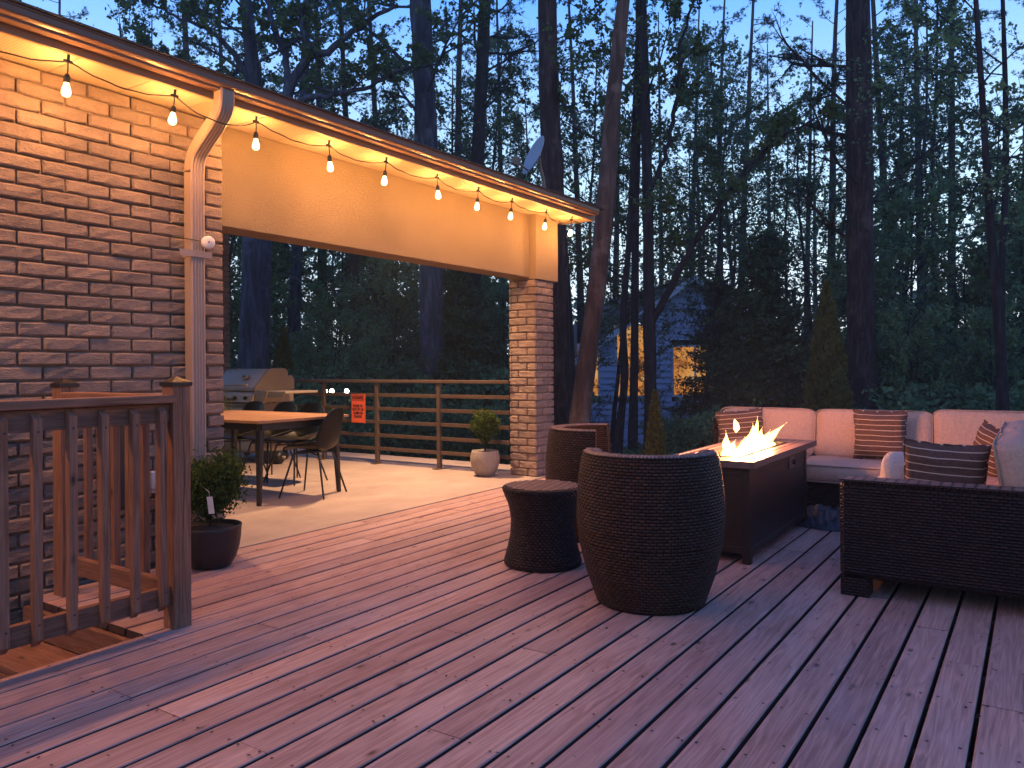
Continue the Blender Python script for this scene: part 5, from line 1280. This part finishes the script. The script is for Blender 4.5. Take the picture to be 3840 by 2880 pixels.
used = set()
def place(proto, loc, rz=None, sc=1.0, label=None, group=None, name=None, sz=None):
    o = proto if proto.name not in used else dup(proto); used.add(proto.name); used.add(o.name)
    o.location = loc; o.rotation_euler = (0, 0, rr(0, 6.28) if rz is None else rz); o.scale = (sc, sc, sz or sc)
    tag(o, label, None, group); return o

mapA = proto_maple(1, 9.0, 24, 7, 5, 5200, .082, r0=.075, first=.14, blen=.28)
mapB = proto_maple(2, 10.5, 28, 7, 5, 5200, .082, r0=.085, first=.38, blen=.26, lean=(.08, .03))
mapC = proto_maple(3, 6.0, 24, 8, 5, 13000, .085, r0=.055, first=.06, blen=.34, leafm='understory_leaf')
pinA = proto_pine(4, 19.0, .20, .24, 1150, nb=30, blen=.15)
pinB = proto_pine(5, 21.0, .24, .36, 1000, nb=28, blen=.14)
cedA = proto_conifer(6, 6.2, 1.75, 150, 210, .12)
buA = proto_bush(8, 2.8, 2.6, 9500, .10); buB = proto_bush(9, 2.2, 2.4, 9000, .095)

# ---- surveyed trunks near the deck: path given as bearings at the tree's own distance
def trunk_tree(name, dist, pts, widths, bark_, label, crown=None, seed=1, rootflare=1.25, limbs=(), gz0=None, extra=0, cat='tree', leafm='maple_leaf', lsz=.08, nl=2500, first=.35, nb=12, blen=.22, tuft=False, sides=16, up=.06):
    r = np.random.default_rng(seed); W0 = [at(x, y, dist) for x, y in pts]; rad = [wpx(w, dist) / 2 for w in widths]
    g = gz_(W0[-1].x, W0[-1].y) - .15; lo_ = W0[-1].copy(); lo_.z = g; W0.append(lo_); rad.append(rad[-1] * rootflare)
    # extend above the frame
    top_d = (W0[0] - W0[1]).normalized(); W0.insert(0, W0[0] + top_d * 3.5); rad.insert(0, rad[0] * .8)
    W0.insert(0, W0[0] + top_d * 3.5); rad.insert(0, rad[0] * .6)
    W0.reverse(); rad.reverse(); base = Vector((W0[0].x, W0[0].y, g + .15)); P_ = np.array([tuple(p - base) for p in W0])
    # resample smooth
    s_ = np.concatenate([[0], np.cumsum(np.linalg.norm(np.diff(P_, axis=0), axis=1))]); ss = np.linspace(0, s_[-1], 40); Q = np.stack([np.interp(ss, s_, P_[:, k_]) for k_ in range(3)], 1)
    ker = np.array([.25, .5, .25])
    for _ in range(3):
        for k_ in range(3): Q[1:-1, k_] = np.convolve(Q[:, k_], ker, 'valid')
    Rr = np.interp(ss, s_, rad) * (1 + .03 * np.sin(ss * 5 + seed)); t = tree_thing(name, base, label, cat)
    V, F = tubes_np([(Q, Rr)], sides)
    # irregular bark outline
    V = V + (np.sin(V[:, 2:3] * 9 + V[:, :1] * 31) + np.sin(V[:, 2:3] * 21 + V[:, 1:2] * 47)) * (V - np.repeat(Q, sides, 0)) * .022
    npobj('trunk', V, F, bark_, t, smooth=True)
    paths = []
    for lp, lw in limbs:
        L_ = [at(x, y, dd) - base for x, y, dd in lp]; A = np.array([tuple(p) for p in L_]); sl_ = np.concatenate([[0], np.cumsum(np.linalg.norm(np.diff(A, axis=0), axis=1))]); q = np.linspace(0, sl_[-1], 24); B = np.stack([np.interp(q, sl_, A[:, k_]) for k_ in range(3)], 1)
        for _ in range(2):
            for k_ in range(3): B[1:-1, k_] = np.convolve(B[:, k_], ker, 'valid')
        B[2:-1] += r.normal(size=B[2:-1].shape) * .02
        rl = np.interp(q, np.linspace(0, sl_[-1], len(lw)), [wpx(w, dist) / 2 for w in lw]); paths.append((B, rl))
    if paths: V, F = tubes_np(paths, 9); npobj('limb', V, F, bark_, t, smooth=True)
    tw = []; anch = []
    for src in ([(Q, Rr)] if nb else []) + paths:
        main_ = src; H_ = np.linalg.norm(np.diff(main_[0], axis=0), axis=1).sum(); is_main = src[0] is Q
        po, an = branchy(r, None, H_ if is_main else H_ * 1.0, .05, first=first if is_main else .25, nb=nb if is_main else 9, blen=blen if is_main else .34, path=main_, up=up, sub=5, twig=4); 
        for p_, r_2 in po[1:]: tw.append((p_, np.minimum(r_2, .03)))
        anch += an
    if tw: V, F = tubes_np(tw, 4); npobj('branches', V, F, bark_, t)
    if anch and nl:
        if tuft: C_ = sample_anch(r, anch, nl // 6, .03); D_ = r.normal(size=C_.shape); D_ /= np.linalg.norm(D_, axis=1, keepdims=True); V, F = tufts(r, C_, D_, .13, 14)
        else: V, F = leaf_cloud(r, sample_anch(r, anch, int(nl * 1.7), .022), lsz)
        npobj('crown', V, F, leafm, t)
    return t
trunk_tree('maple_tree', 11.0, [(1347, 0), (1334, 120), (1320, 260), (1312, 420), (1296, 560), (1283, 680), (1268, 780), (1254, 870), (1246, 935)], [27, 31, 35, 39, 40, 38, 42, 44, 50], 'maple_bark', 'leaning pale barked trunk right beside the brick pillar', seed=21, first=.62, nb=9, nl=1500)
trunk_tree('pine_tree', 12.5, [(1182, 0), (1184, 150), (1190, 300), (1196, 420), (1203, 600), (1208, 800), (1212, 930)], [40, 43, 46, 48, 50, 52, 55], 'pine_bark', 'thick straight dark pine trunk behind the satellite dish', seed=22, first=.55, nb=14, tuft=True, nl=4500, leafm='pine_needles')
trunk_tree('maple_tree', 13.0, [(1212, 440), (1218, 520), (1223, 600), (1229, 700), (1233, 800), (1236, 930)], [13, 15, 17, 19, 21, 24], 'dark_bark', 'thin dark trunk between the brick pillar and the leaning pale trunk', seed=23, nl=900, nb=8, first=.5)
trunk_tree('maple_tree', 13.5, [(1388, 0), (1392, 150), (1396, 300), (1400, 460), (1401, 580), (1402, 700), (1405, 800), (1406, 880), (1405, 960)], [17, 20, 22, 24, 23, 27, 26, 27, 32], 'dark_bark', 'dark forked trunk with a long limb arching right over the blue house', seed=24, first=.45, nb=14, nl=3600,
           limbs=[([(1404, 705, 13.5), (1425, 660, 13.4), (1452, 615, 13.3), (1480, 560, 13.2), (1500, 515, 13.1), (1540, 470, 13.0), (1590, 385, 12.8), (1640, 330, 12.6), (1700, 290, 12.5), (1775, 250, 12.4)], [17, 16, 14, 13, 11, 9, 7, 5, 3]), ([(1396, 430, 13.5), (1440, 330, 13.6), (1462, 200, 13.7), (1470, 90, 13.8), (1500, 0, 13.8)], [12, 10, 9, 7, 5])])
trunk_tree('maple_tree', 14.5, [(1378, 0), (1380, 160), (1377, 330), (1372, 480), (1372, 600), (1371, 720), (1370, 830), (1366, 960)], [11, 13, 14, 16, 17, 17, 18, 22], 'dark_bark', 'straight dark stem just left of the forked trunk', seed=25, nl=2200, nb=14, first=.4)
trunk_tree('maple_tree', 14.0, [(1362, 440), (1357, 560), (1350, 620), (1343, 680), (1345, 750), (1354, 800), (1350, 850), (1340, 900), (1332, 960)], [10, 12, 14, 15, 16, 18, 17, 18, 22], 'dark_bark', 'crooked dark stem bending left in front of the lit windows', seed=26, nl=1200, nb=9, first=.3, blen=.3)
trunk_tree('pine_tree', 14.5, [(1853, 0), (1855, 150), (1857, 300), (1857, 450), (1858, 600), (1860, 700), (1862, 800), (1864, 930)], [49, 52, 54, 55, 55, 57, 59, 66], 'pine_bark', 'massive straight pine trunk right of the cone shaped arborvitae', seed=27, nl=9000, nb=20, first=.28, tuft=True, leafm='pine_needles', blen=.16, sides=20)
trunk_tree('maple_tree', 11.0, [(2108, 0), (2118, 150), (2128, 300), (2134, 430), (2146, 560), (2155, 660), (2163, 760), (2167, 930)], [10, 12, 13, 15, 18, 20, 22, 26], 'dark_bark', 'slim trunk at the right edge, left stem of a close pair', seed=28, nl=4600, lsz=.058, nb=18, first=.35, blen=.24, leafm='understory_leaf')
trunk_tree('maple_tree', 11.4, [(2166, 0), (2171, 150), (2174, 300), (2172, 420), (2166, 520), (2161, 620), (2166, 760), (2174, 930)], [8, 10, 12, 13, 13, 13, 14, 18], 'dark_bark', 'slimmer trunk at the right edge, right stem of a close pair', seed=29, nl=4000, lsz=.058, nb=16, first=.35, blen=.22, leafm='understory_leaf')
trunk_tree('pine_tree', 17.5, [(908, 0), (913, 120), (918, 230), (924, 320), (930, 500), (936, 860)], [46, 45, 46, 47, 50, 54], 'grey_bark', 'broad grey trunk rising above the roof left of the satellite dish', seed=30, nl=9000, nb=26, first=.45, blen=.18)
trunk_tree('pine_tree', 19.0, [(1048, 0), (1043, 120), (1037, 240), (1031, 360), (1024, 600), (1015, 860)], [26, 27, 28, 29, 31, 34], 'dark_bark', 'straight leaning dark trunk above the roof nearer the satellite dish', seed=31, nl=6500, nb=24, first=.45, tuft=True, leafm='pine_needles', blen=.17)
trunk_tree('oak_tree', 16.5, [(528, -20), (536, 60), (548, 150), (553, 250), (556, 400), (556, 520), (552, 640), (548, 760), (545, 900)], [24, 28, 31, 34, 56, 62, 62, 64, 72], 'grey_bark', 'great oak with twisting limbs over the roof and a thick bluish trunk behind the grill', seed=32, nl=9000, nb=26, first=.42, blen=.20,
           limbs=[([(560, 400, 16.5), (590, 320, 16.4), (610, 250, 16.3), (622, 200, 16.2), (645, 140, 16.1), (672, 118, 16.0), (715, 112, 15.9), (770, 60, 15.8), (860, 10, 15.6)], [34, 30, 27, 24, 20, 16, 13, 10, 7]),
                  ([(622, 200, 16.2), (618, 120, 16.4), (590, 60, 16.6), (575, -20, 16.7)], [17, 14, 12, 9]),
                  ([(605, 240, 16.3), (660, 212, 16.2), (720, 208, 16.1), (790, 190, 16.0), (860, 150, 15.8), (950, 140, 15.6)], [14, 12, 10, 8, 6, 4]),
                  ([(548, 190, 16.5), (500, 110, 16.3), (450, 60, 16.1), (380, 40, 16.0), (300, -10, 15.8)], [16, 12, 9, 6, 4]),
                  ([(550, 120, 16.5), (480, 180, 16.6), (430, 240, 16.6), (360, 150, 16.7), (300, 100, 16.8)], [11, 9, 7, 5, 3]),
                  ([(672, 118, 16.0), (650, 40, 15.9), (640, -30, 15.8)], [12, 10, 7])])
trunk_tree('oak_tree', 22.0, [(655, 250), (650, 400), (640, 560), (634, 700), (632, 880)], [20, 23, 26, 28, 32], 'grey_bark', 'grey trunk through the patio opening, right of the thick bluish one', seed=33, nl=4000, nb=18, first=.4)

# ---- conifers and arborvitae
c1 = cedA; c1.name = 'cedar_tree'
place(cedA, gpos(1655, 16.5), 1.0, 1.0, 'broad dark cedar between the blue house and the cone shaped arborvitae', sz=.88)
place(cedA, gpos(985, 18.0), 2.6, 1.0, 'dark bushy cedar seen through the patio opening near the brick pillar', sz=.80)
place(cedA, gpos(1555, 19.5), 4.2, .8, 'smaller dark cedar directly in front of the blue house right half')
place(cedA, gpos(820, 27.0), 5.2, 1.0, 'distant dark cedar behind the warning sign through the patio opening')
ar = proto_arbor(41, 3.45, .44, 16000, .060); g = gpos(1787, 12.8); p_ = at(1787, 615, 12.8); ar.scale = (1, 1, (p_.z - g.z) / 3.45); ar.location = g; tag(ar, 'tall cone shaped arborvitae left of the massive pine trunk', 'shrub')
ar2 = proto_arbor(42, 1.9, .19, 7000, .05); g = gpos(1414, 10.4); p_ = at(1414, 850, 10.4); ar2.scale = (1.0, 1.0, (p_.z - g.z) / 1.9); ar2.location = g; tag(ar2, 'small narrow arborvitae beyond the deck beside the wicker chairs', 'shrub')
ar3 = dup(ar); g = gpos(612, 17.5); p_ = at(612, 708, 17.5); ar3.scale = (.95, .95, (p_.z - g.z) / 3.45); ar3.location = g; tag(ar3, 'small dark cone shaped evergreen above the grill side shelf', 'shrub')

# ---- leafy trees of the middle distance
GA, GB, GC = 'leafy trees seen through the patio opening', 'leafy trees above the roof line', 'leafy trees behind the sofa and pines'
LA = 'young leafy tree in the dim wood seen through the patio opening'
LB = 'leafy tree standing behind the roof against the evening sky'
LC = 'leafy tree of the wood right of the brick pillar beyond the deck'
def reg(xd): return (LA, GA) if 480 < xd < 1110 else ((LB, GB) if xd <= 480 else (LC, GC))
mids = [  # bearing, distance, prototype, scale
 (540, 24, mapC, 1.3), (600, 21, mapC, .9), (660, 26, mapA, 1.3), (700, 20, mapC, .8), (745, 27, mapC, 1.3), (800, 23, mapA, 1.2), (850, 21, mapC, .95), (900, 28, mapC, 1.4), (955, 24, mapB, 1.2), (1010, 22, mapC, 1.0), (1060, 26, mapC, 1.3), (1095, 21, mapC, .8), (760, 17.5, mapC, .6), (1040, 31, mapB, 1.5), (880, 33, mapB, 1.5), (720, 34, mapA, 1.6), (590, 33, mapB, 1.6),
 (-60, 22, mapA, 1.4), (60, 24, mapB, 1.4), (170, 20, mapA, 1.1), (270, 23, mapA, 1.25), (350, 20, mapB, 1.1), (430, 26, mapA, 1.5), (470, 21, mapA, 1.1),
 (1150, 26, mapB, 1.2), (1285, 31, mapB, 1.45), (1450, 30, mapB, 1.5), (1600, 28, mapB, 1.4), (1715, 30, mapB, 1.2), (1775, 23, mapA, 1.15), (1885, 23, mapB, 1.2), (1175, 24, mapC, .55), (1275, 19, mapA, .52), (1425, 18.5, mapA, .5), (1520, 20, mapA, .55), (1320, 18.5, mapB, .8), (1510, 18, mapB, .85), (1570, 33, mapA, 1.5), (1625, 30, mapC, .9), (1700, 26, mapC, .8), (1745, 18, mapC, .5), (1800, 28, mapA, 1.3), (1850, 26, mapC, 1.0), (1905, 16, mapC, .85), (1930, 21, mapA, 1.35), (1975, 18, mapC, 1.1), (2010, 14, mapC, .62), (2040, 24, mapB, 1.4), (2085, 16, mapC, .85), (2120, 23, mapA, 1.1), (2160, 14.5, mapC, .62), (2200, 20, mapA, 1.0), (2230, 24, mapC, 1.0), (2270, 16, mapC, 1.0), (2330, 20, mapA, 1.3), (1950, 30, mapC, 1.2), (2420, 22, mapC, 1.2)]
for xd, di_, pr, sc_ in mids: lb, gp2 = reg(xd); place(pr, gpos(xd, di_), None, sc_, lb, gp2)
# pines of the middle distance
for xd, di_, pr, sc_ in [(120, 30, pinA, 1), (420, 24, pinB, .95), (490, 30, pinA, 1.1), (700, 28, pinB, 1.05), (770, 22, pinA, .9), (835, 26, pinA, 1.0), (985, 27, pinB, 1.0), (1085, 30, pinA, 1.0), (1255, 29, pinA, 1.0), (1330, 37, pinB, 1.0), (1490, 38, pinA, 1.1), (1555, 36, pinB, 1.0), (1600, 36, pinA, 1.2), (1740, 36, pinA, 1.0), (1795, 30, pinB, 1.0), (1925, 27, pinA, 1.1), (1990, 33, pinB, 1.1), (2060, 26, pinA, 1.0), (2215, 27, pinB, 1.1), (2300, 24, pinA, 1.0)]:
    a = 'tall slender pine behind the roof and patio in the evening wood' if xd < 1110 else 'tall slender pine of the wood right of the brick pillar'
    place(pr, gpos(xd, di_), None, sc_, a, 'tall pines behind the house' if xd < 1110 else 'tall pines beyond the deck')
# shrubs on the woodland floor
for xd, di_, pr, sc_ in [(560, 17, buA, 1.0), (650, 16, buB, .9), (720, 19, buA, 1.1), (800, 16, buB, .9), (860, 18, buA, 1.0), (930, 15.5, buB, .9), (1000, 17, buA, 1.0), (1070, 15.5, buB, .9), (1120, 18, buA, 1.0),
    (1200, 15, buB, .6), (1290, 15, buB, .55), (1335, 13.4, buB, .50), (1440, 15, buA, .62), (1500, 14, buB, .62), (1550, 15.5, buA, .7), (1600, 14.5, buB, .6), (1690, 14, buA, .7), (1745, 14.2, buB, .65), (1845, 13.0, buA, .72), (1905, 12.6, buB, .85), (1960, 12.2, buA, .72), (2015, 13.5, buB, 1.0), (2060, 12, buA, .74), (2120, 13, buB, .95), (2180, 12, buA, .76), (2240, 13, buB, 1.0), (2310, 12.5, buA, .9), (1990, 16, buA, 1.15), (2090, 16.5, buB, 1.4), (2190, 16, buA, 1.3)]:
    a = 'low leafy shrub on the dark woodland floor beyond the metal railing' if xd < 1150 else 'low leafy shrub on the woodland floor past the deck edge'
    place(pr, gpos(xd, di_), None, sc_, a, 'shrubs beyond the metal railing' if xd < 1150 else 'shrubs past the deck edge')

# ---- far wood: reads as one mass
r = np.random.default_rng(77); ntr = 75; paths = []
for i in range(ntr):
    xd = r.uniform(-500, 2700); dd = r.uniform(38, 66); p = at(xd, 800, dd); g = gz_(p.x, p.y); H_ = r.uniform(13, 24); ra = r.uniform(.07, .20); lx = r.normal() * .03
    paths.append((np.array([[p.x, p.y, g - .5], [p.x + lx * H_ * .5, p.y + lx * 3, g + H_ * .5], [p.x + lx * H_, p.y, g + H_]]), [ra, ra * .7, .03]))
V, F = tubes_np(paths, 6); tag(npobj('far_trunks', V, F, 'dark_bark'), 'distant wall of thin trunks closing the wood', 'far wood', kind='stuff')
def cloud(n, zfun, dmin, dmax, clump, x0=-500, x1=2700, sg=1.0, seed=5):
    r = np.random.default_rng(seed); nc = n // clump; xd = r.uniform(x0, x1, nc); dd = r.uniform(dmin, dmax, nc); zz = zfun(r, nc); C_ = np.empty((nc, 3))
    for i in range(nc):
        p = at(xd[i], 800, dd[i]); C_[i] = (p.x, p.y, gz_(p.x, p.y) + zz[i])
    C2 = np.repeat(C_, clump, 0) + r.normal(size=(nc * clump, 3)) * np.array([.9, .9, .38]) * sg; return C2
A_ = cloud(80000, lambda r, n: np.abs(r.normal(size=n)) * 3.0 + .2, 36, 62, 60, seed=5)
B_ = cloud(6500, lambda r, n: 5 + r.uniform(0, 1, n) ** 1.0 * 17, 40, 66, 50, x0=1120, x1=1860, seed=6)
B2_ = cloud(16000, lambda r, n: 3 + r.uniform(0, 1, n) ** 1.3 * 12, 38, 62, 50, x0=430, x1=1100, seed=7)
B3_ = cloud(12000, lambda r, n: 3 + r.uniform(0, 1, n) ** 1.6 * 13, 36, 60, 50, x0=1880, x1=2700, seed=8)
r = np.random.default_rng(9); V, F = leaf_cloud(r, np.concatenate([A_, B_, B2_, B3_]), .24, .4, .75, -.1)
tag(npobj('far_foliage', V, F, 'forest_leaf'), 'far mass of dusky foliage filling the wood behind every nearer tree', 'far wood', kind='stuff')

# ---- the same wood closes in on the other three sides of the house and deck
r = np.random.default_rng(15); nc = 1100; az = YAW + r.uniform(R(52), R(308), nc); dd = r.uniform(17, 34, nc); C_ = np.stack([dd * np.cos(az), dd * np.sin(az), -1.5 + np.abs(r.normal(size=nc)) * 6.0], 1)
C_ = np.repeat(C_, 40, 0) + r.normal(size=(nc * 40, 3)) * np.array([1.1, 1.1, .7]); V, F = leaf_cloud(r, C_, .42, .4, .75, -.1)
tag(npobj('woodland_foliage', V, F, 'maple_leaf'), 'foliage of the wood on the near sides of the house', 'wood', kind='stuff')
paths = []
for i in range(46):
    a = YAW + r.uniform(R(50), R(310)); d0 = r.uniform(15, 30); x_, y_ = d0 * math.cos(a), d0 * math.sin(a); ra = r.uniform(.1, .24); H_ = r.uniform(14, 20); paths.append((np.array([[x_, y_, -1.8], [x_, y_, H_ * .5], [x_ + .3, y_, H_]]), [ra, ra * .7, .04]))
V, F = tubes_np(paths, 8); tag(npobj('woodland_trunks', V, F, 'dark_bark'), 'trunks of the wood on the near sides of the house', 'wood', kind='stuff')

# ---- blue neighbour house
def hp(xd, yd, dist): return at(xd, yd, dist)
hd = 27.0; pc = at(1490, 800, hd); g = gz_(pc.x, pc.y)
nh = thing('neighbour_house', (pc.x, pc.y, g), 'blue clapboard gabled house with glowing orange windows among the trees', 'house')
fx = Vector((cs, sn, 0)); vx = Vector((sn, -cs, 0)); yaw2 = R(10); vx = (Matrix.Rotation(yaw2, 3, 'Z') @ vx); fx = (Matrix.Rotation(yaw2, 3, 'Z') @ fx)
def hw(u, v, z): return pc + vx * u + fx * v + Vector((0, 0, z - pc.z))
k_m = DD / FPX * hd
def U(xd): return (xd - 1490) * k_m
def Z(yd): return at(1490, yd, hd).z
zpk, zev = Z(604), Z(745); uL, uR = U(1245), U(1730)
slope = (zpk - zev) / (0 - U(1280)); zl = zpk - slope * abs(uL); zr_ = zpk - slope * abs(uR)
sidb = MB(); lap = .21; z = g - .3
wins = [(U(1240), U(1289), Z(857), Z(742)), (U(1322), U(1400), Z(857), Z(700)), (U(1448), U(1556), Z(857), Z(745))]
while z < zpk:
    z1 = min(z + lap, zpk); hwz = lambda zz: (max(uL, -(zpk - zz) / slope), min(uR, (zpk - zz) / slope))
    a0, a1 = hwz(z1 - .01)
    segs = [(a0, a1)]
    for (wa, wb, za, zb) in wins:
        if z1 > za and z < zb:
            ns = []
            for (s0, s1) in segs:
                if wb <= s0 or wa >= s1: ns.append((s0, s1)); continue
                if wa > s0: ns.append((s0, wa))
                if wb < s1: ns.append((wb, s1))
            segs = ns
    for s0, s1 in segs:
        sidb.quad(hw(s0, -.055, z), hw(s1, -.055, z), hw(s1, -.004, z1), hw(s0, -.004, z1)); sidb.quad(hw(s0, 0.0, z), hw(s1, 0.0, z), hw(s1, -.055, z), hw(s0, -.055, z))
    z = z1
obj('siding', sidb, 'blue_siding', nh)
b = MB()
for s0, s1 in ((uL, uL), (uR, uR)):
    b.quad(hw(s0, 0, g - .3), hw(s0, 9, g - .3), hw(s0, 9, zl if s0 < 0 else zr_), hw(s0, 0, zl if s0 < 0 else zr_))
obj('side_wall', b, 'blue_siding', nh)
b = MB()
for (ua, za, ub, zb) in ((uL - .35, zl - .35 * slope, 0, zpk), (0, zpk, uR + .35, zr_ - .35 * slope)):
    o0 = .10
    b.quad(hw(ua, -.45, za + o0), hw(ub, -.45, zb + o0), hw(ub, 9.2, zb + o0), hw(ua, 9.2, za + o0)); b.quad(hw(ua, -.45, za - .02), hw(ub, -.45, zb - .02), hw(ub, 9.2, zb - .02), hw(ua, 9.2, za - .02))
rf_ = obj('roof', b, 'shingle', nh); b = MB()
for (ua, za, ub, zb) in ((uL - .35, zl - .35 * slope, 0, zpk), (0, zpk, uR + .35, zr_ - .35 * slope)): b.quad(hw(ua, -.455, za - .10), hw(ub, -.455, zb - .10), hw(ub, -.455, zb + .13), hw(ua, -.455, za + .13))
obj('rake_board', b, 'white_trim', rf_)
for (wa, wb, za, zb) in wins:
    b = MB(); b.quad(hw(wa, .05, za), hw(wb, .05, za), hw(wb, .05, zb), hw(wa, .05, zb)); w_o = obj('window', b, 'window_glow', nh)
    b = MB(); t_ = .07
    def bar(u0, u1, z0, z1, v0=-.05, v1=.03):
        P8 = [hw(u, v, z) for z in (z0, z1) for v in (v0, v1) for u in (u0, u1)]; bb = len(b.v); b.v += P8
        for q in ((0, 2, 3, 1), (4, 5, 7, 6), (0, 1, 5, 4), (2, 6, 7, 3), (0, 4, 6, 2), (1, 3, 7, 5)): b.face([bb + i for i in q])
    bar(wa, wa + t_, za, zb); bar(wb - t_, wb, za, zb); bar(wa + t_, wb - t_, zb - t_, zb); bar(wa + t_, wb - t_, za, za + t_)
    nmul = max(1, int(round((wb - wa) / .8)))
    for i in range(1, nmul): u = wa + (wb - wa) * i / nmul; bar(u - .025, u + .025, za + t_, zb - t_)
    obj('window_frame', b, 'white_trim', w_o)
# far garden lamps seen under the top rail
for (xd, yd, m2, lb) in ((703, 846, 'lamp_far', 'left yellowish lamp of two close together beyond the metal railing'), (717, 845, 'lamp_far', 'right yellowish lamp of two close together beyond the metal railing'), (749, 845, 'lamp_far_white', 'single white lamp just above the warning sign beyond the railing')):
    c_ = at(xd, yd, 15.0); gg = gz_(c_.x, c_.y); gl_ = thing('garden_lamp', (c_.x, c_.y, gg), lb, 'lamp', 'garden lamps beyond the railing')
    b = MB(); b.tube([(c_.x, c_.y, gg), (c_.x, c_.y, c_.z - .05)], .02, 8); obj('lamp_post', b, 'black_metal', gl_)
    b = MB(); b.lathe([(0, -.045), (.03, -.035), (.042, 0), (.03, .035), (0, .045)], 14, (c_.x, c_.y), c_.z); obj('globe', b, m2, gl_)
# field stones by the deck edge, faintly lit by the fire
for i, (xd, yd, di_, s_) in enumerate(((1300, 948, 13.0, .20), (1330, 958, 12.4, .22), (1455, 957, 12.5, .28), (1472, 966, 12.0, .20), (1418, 975, 11.5, .24))):
    c_ = at(xd, yd, di_); gg = gz_(c_.x, c_.y); b = MB(); rq = random.Random(i); ph = rq.uniform(0, 6)
    b.grid(lambda u, v: (lambda a, e_: (c_.x + s_ * 1.2 * math.cos(a) * math.cos(e_) * (1 + .12 * math.sin(a * 3 + ph)), c_.y + s_ * .9 * math.sin(a) * math.cos(e_) * (1 + .1 * math.sin(a * 4 + ph)), gg + .05 + s_ * .55 * math.sin(e_) * (1 + .08 * math.sin(a * 2 + ph))))(2 * PI * u, PI * (v - .5)), 12, 8, closeu=True)
    tag(obj('field_stone', b, 'field_stone'), 'rounded field stone on the ground past the deck edge, dimly lit', 'stone', 'field stones past the deck edge')

# ---- every repeated tree gets a label that counts it from the left
ORD = 'first second third fourth fifth sixth seventh eighth ninth tenth eleventh twelfth thirteenth fourteenth fifteenth sixteenth seventeenth eighteenth nineteenth twentieth'.split()
TENS = {2: 'twenty', 3: 'thirty', 4: 'forty'}
def ordw(i): return ORD[i - 1] if i <= 20 else TENS[i // 10] + '-' + ORD[i % 10 - 1] if i % 10 else {3: 'thirtieth', 4: 'fortieth'}[i // 10]
FORM = {GA: 'leafy tree of the wood through the patio opening, %s counted from the left', GB: 'leafy tree behind the roof against the sky, %s counted from the left', GC: 'leafy tree of the wood right of the brick pillar, %s counted from the left',
        'tall pines behind the house': 'tall slender pine behind the roof and patio, %s counted from the left', 'tall pines beyond the deck': 'tall slender pine right of the brick pillar, %s counted from the left',
        'shrubs beyond the metal railing': 'low leafy shrub beyond the metal railing, %s counted from the left', 'shrubs past the deck edge': 'low leafy shrub past the deck edge, %s counted from the left'}
for g_, f_ in FORM.items():
    os_ = [o for o in C.objects if o.parent is None and o.get('group') == g_]
    def brg(o): v = o.location; return (v.x * sn - v.y * cs) / (v.x * cs + v.y * sn)
    for i, o in enumerate(sorted(os_, key=brg)): o['label'] = f_ % ordw(i + 1)
os_ = sorted([o for o in C.objects if o.parent is None and o.get('group') == 'field stones past the deck edge'], key=lambda o: o.name)
LS = ['pale field stone past the deck, leftmost behind the wicker chairs', 'larger pale field stone just right of the leftmost one', 'biggest field stone just left of the fire table top', 'small field stone in front of the biggest one', 'field stone right beside the small narrow arborvitae']
for o, l in zip(os_, LS): o['label'] = l

# ---- dusk air of the wood
hb = MB(); hb.box(-60, 95, -70, 95, -6.5, 32.0)
hm = bpy.data.materials.new('dusk_air'); hm.use_nodes = True; t_ = hm.node_tree; t_.nodes.clear(); o_ = t_.nodes.new('ShaderNodeOutputMaterial'); pv = t_.nodes.new('ShaderNodeVolumePrincipled')
pv.inputs['Color'].default_value = (.62, .84, 1.0, 1); pv.inputs['Density'].default_value = 0.0022; pv.inputs['Anisotropy'].default_value = 0.2; t_.links.new(pv.outputs[0], o_.inputs['Volume']); M['dusk_air'] = hm
tag(obj('haze', hb, 'dusk_air'), 'thin blue evening haze hanging through the wood', 'haze', kind='stuff')
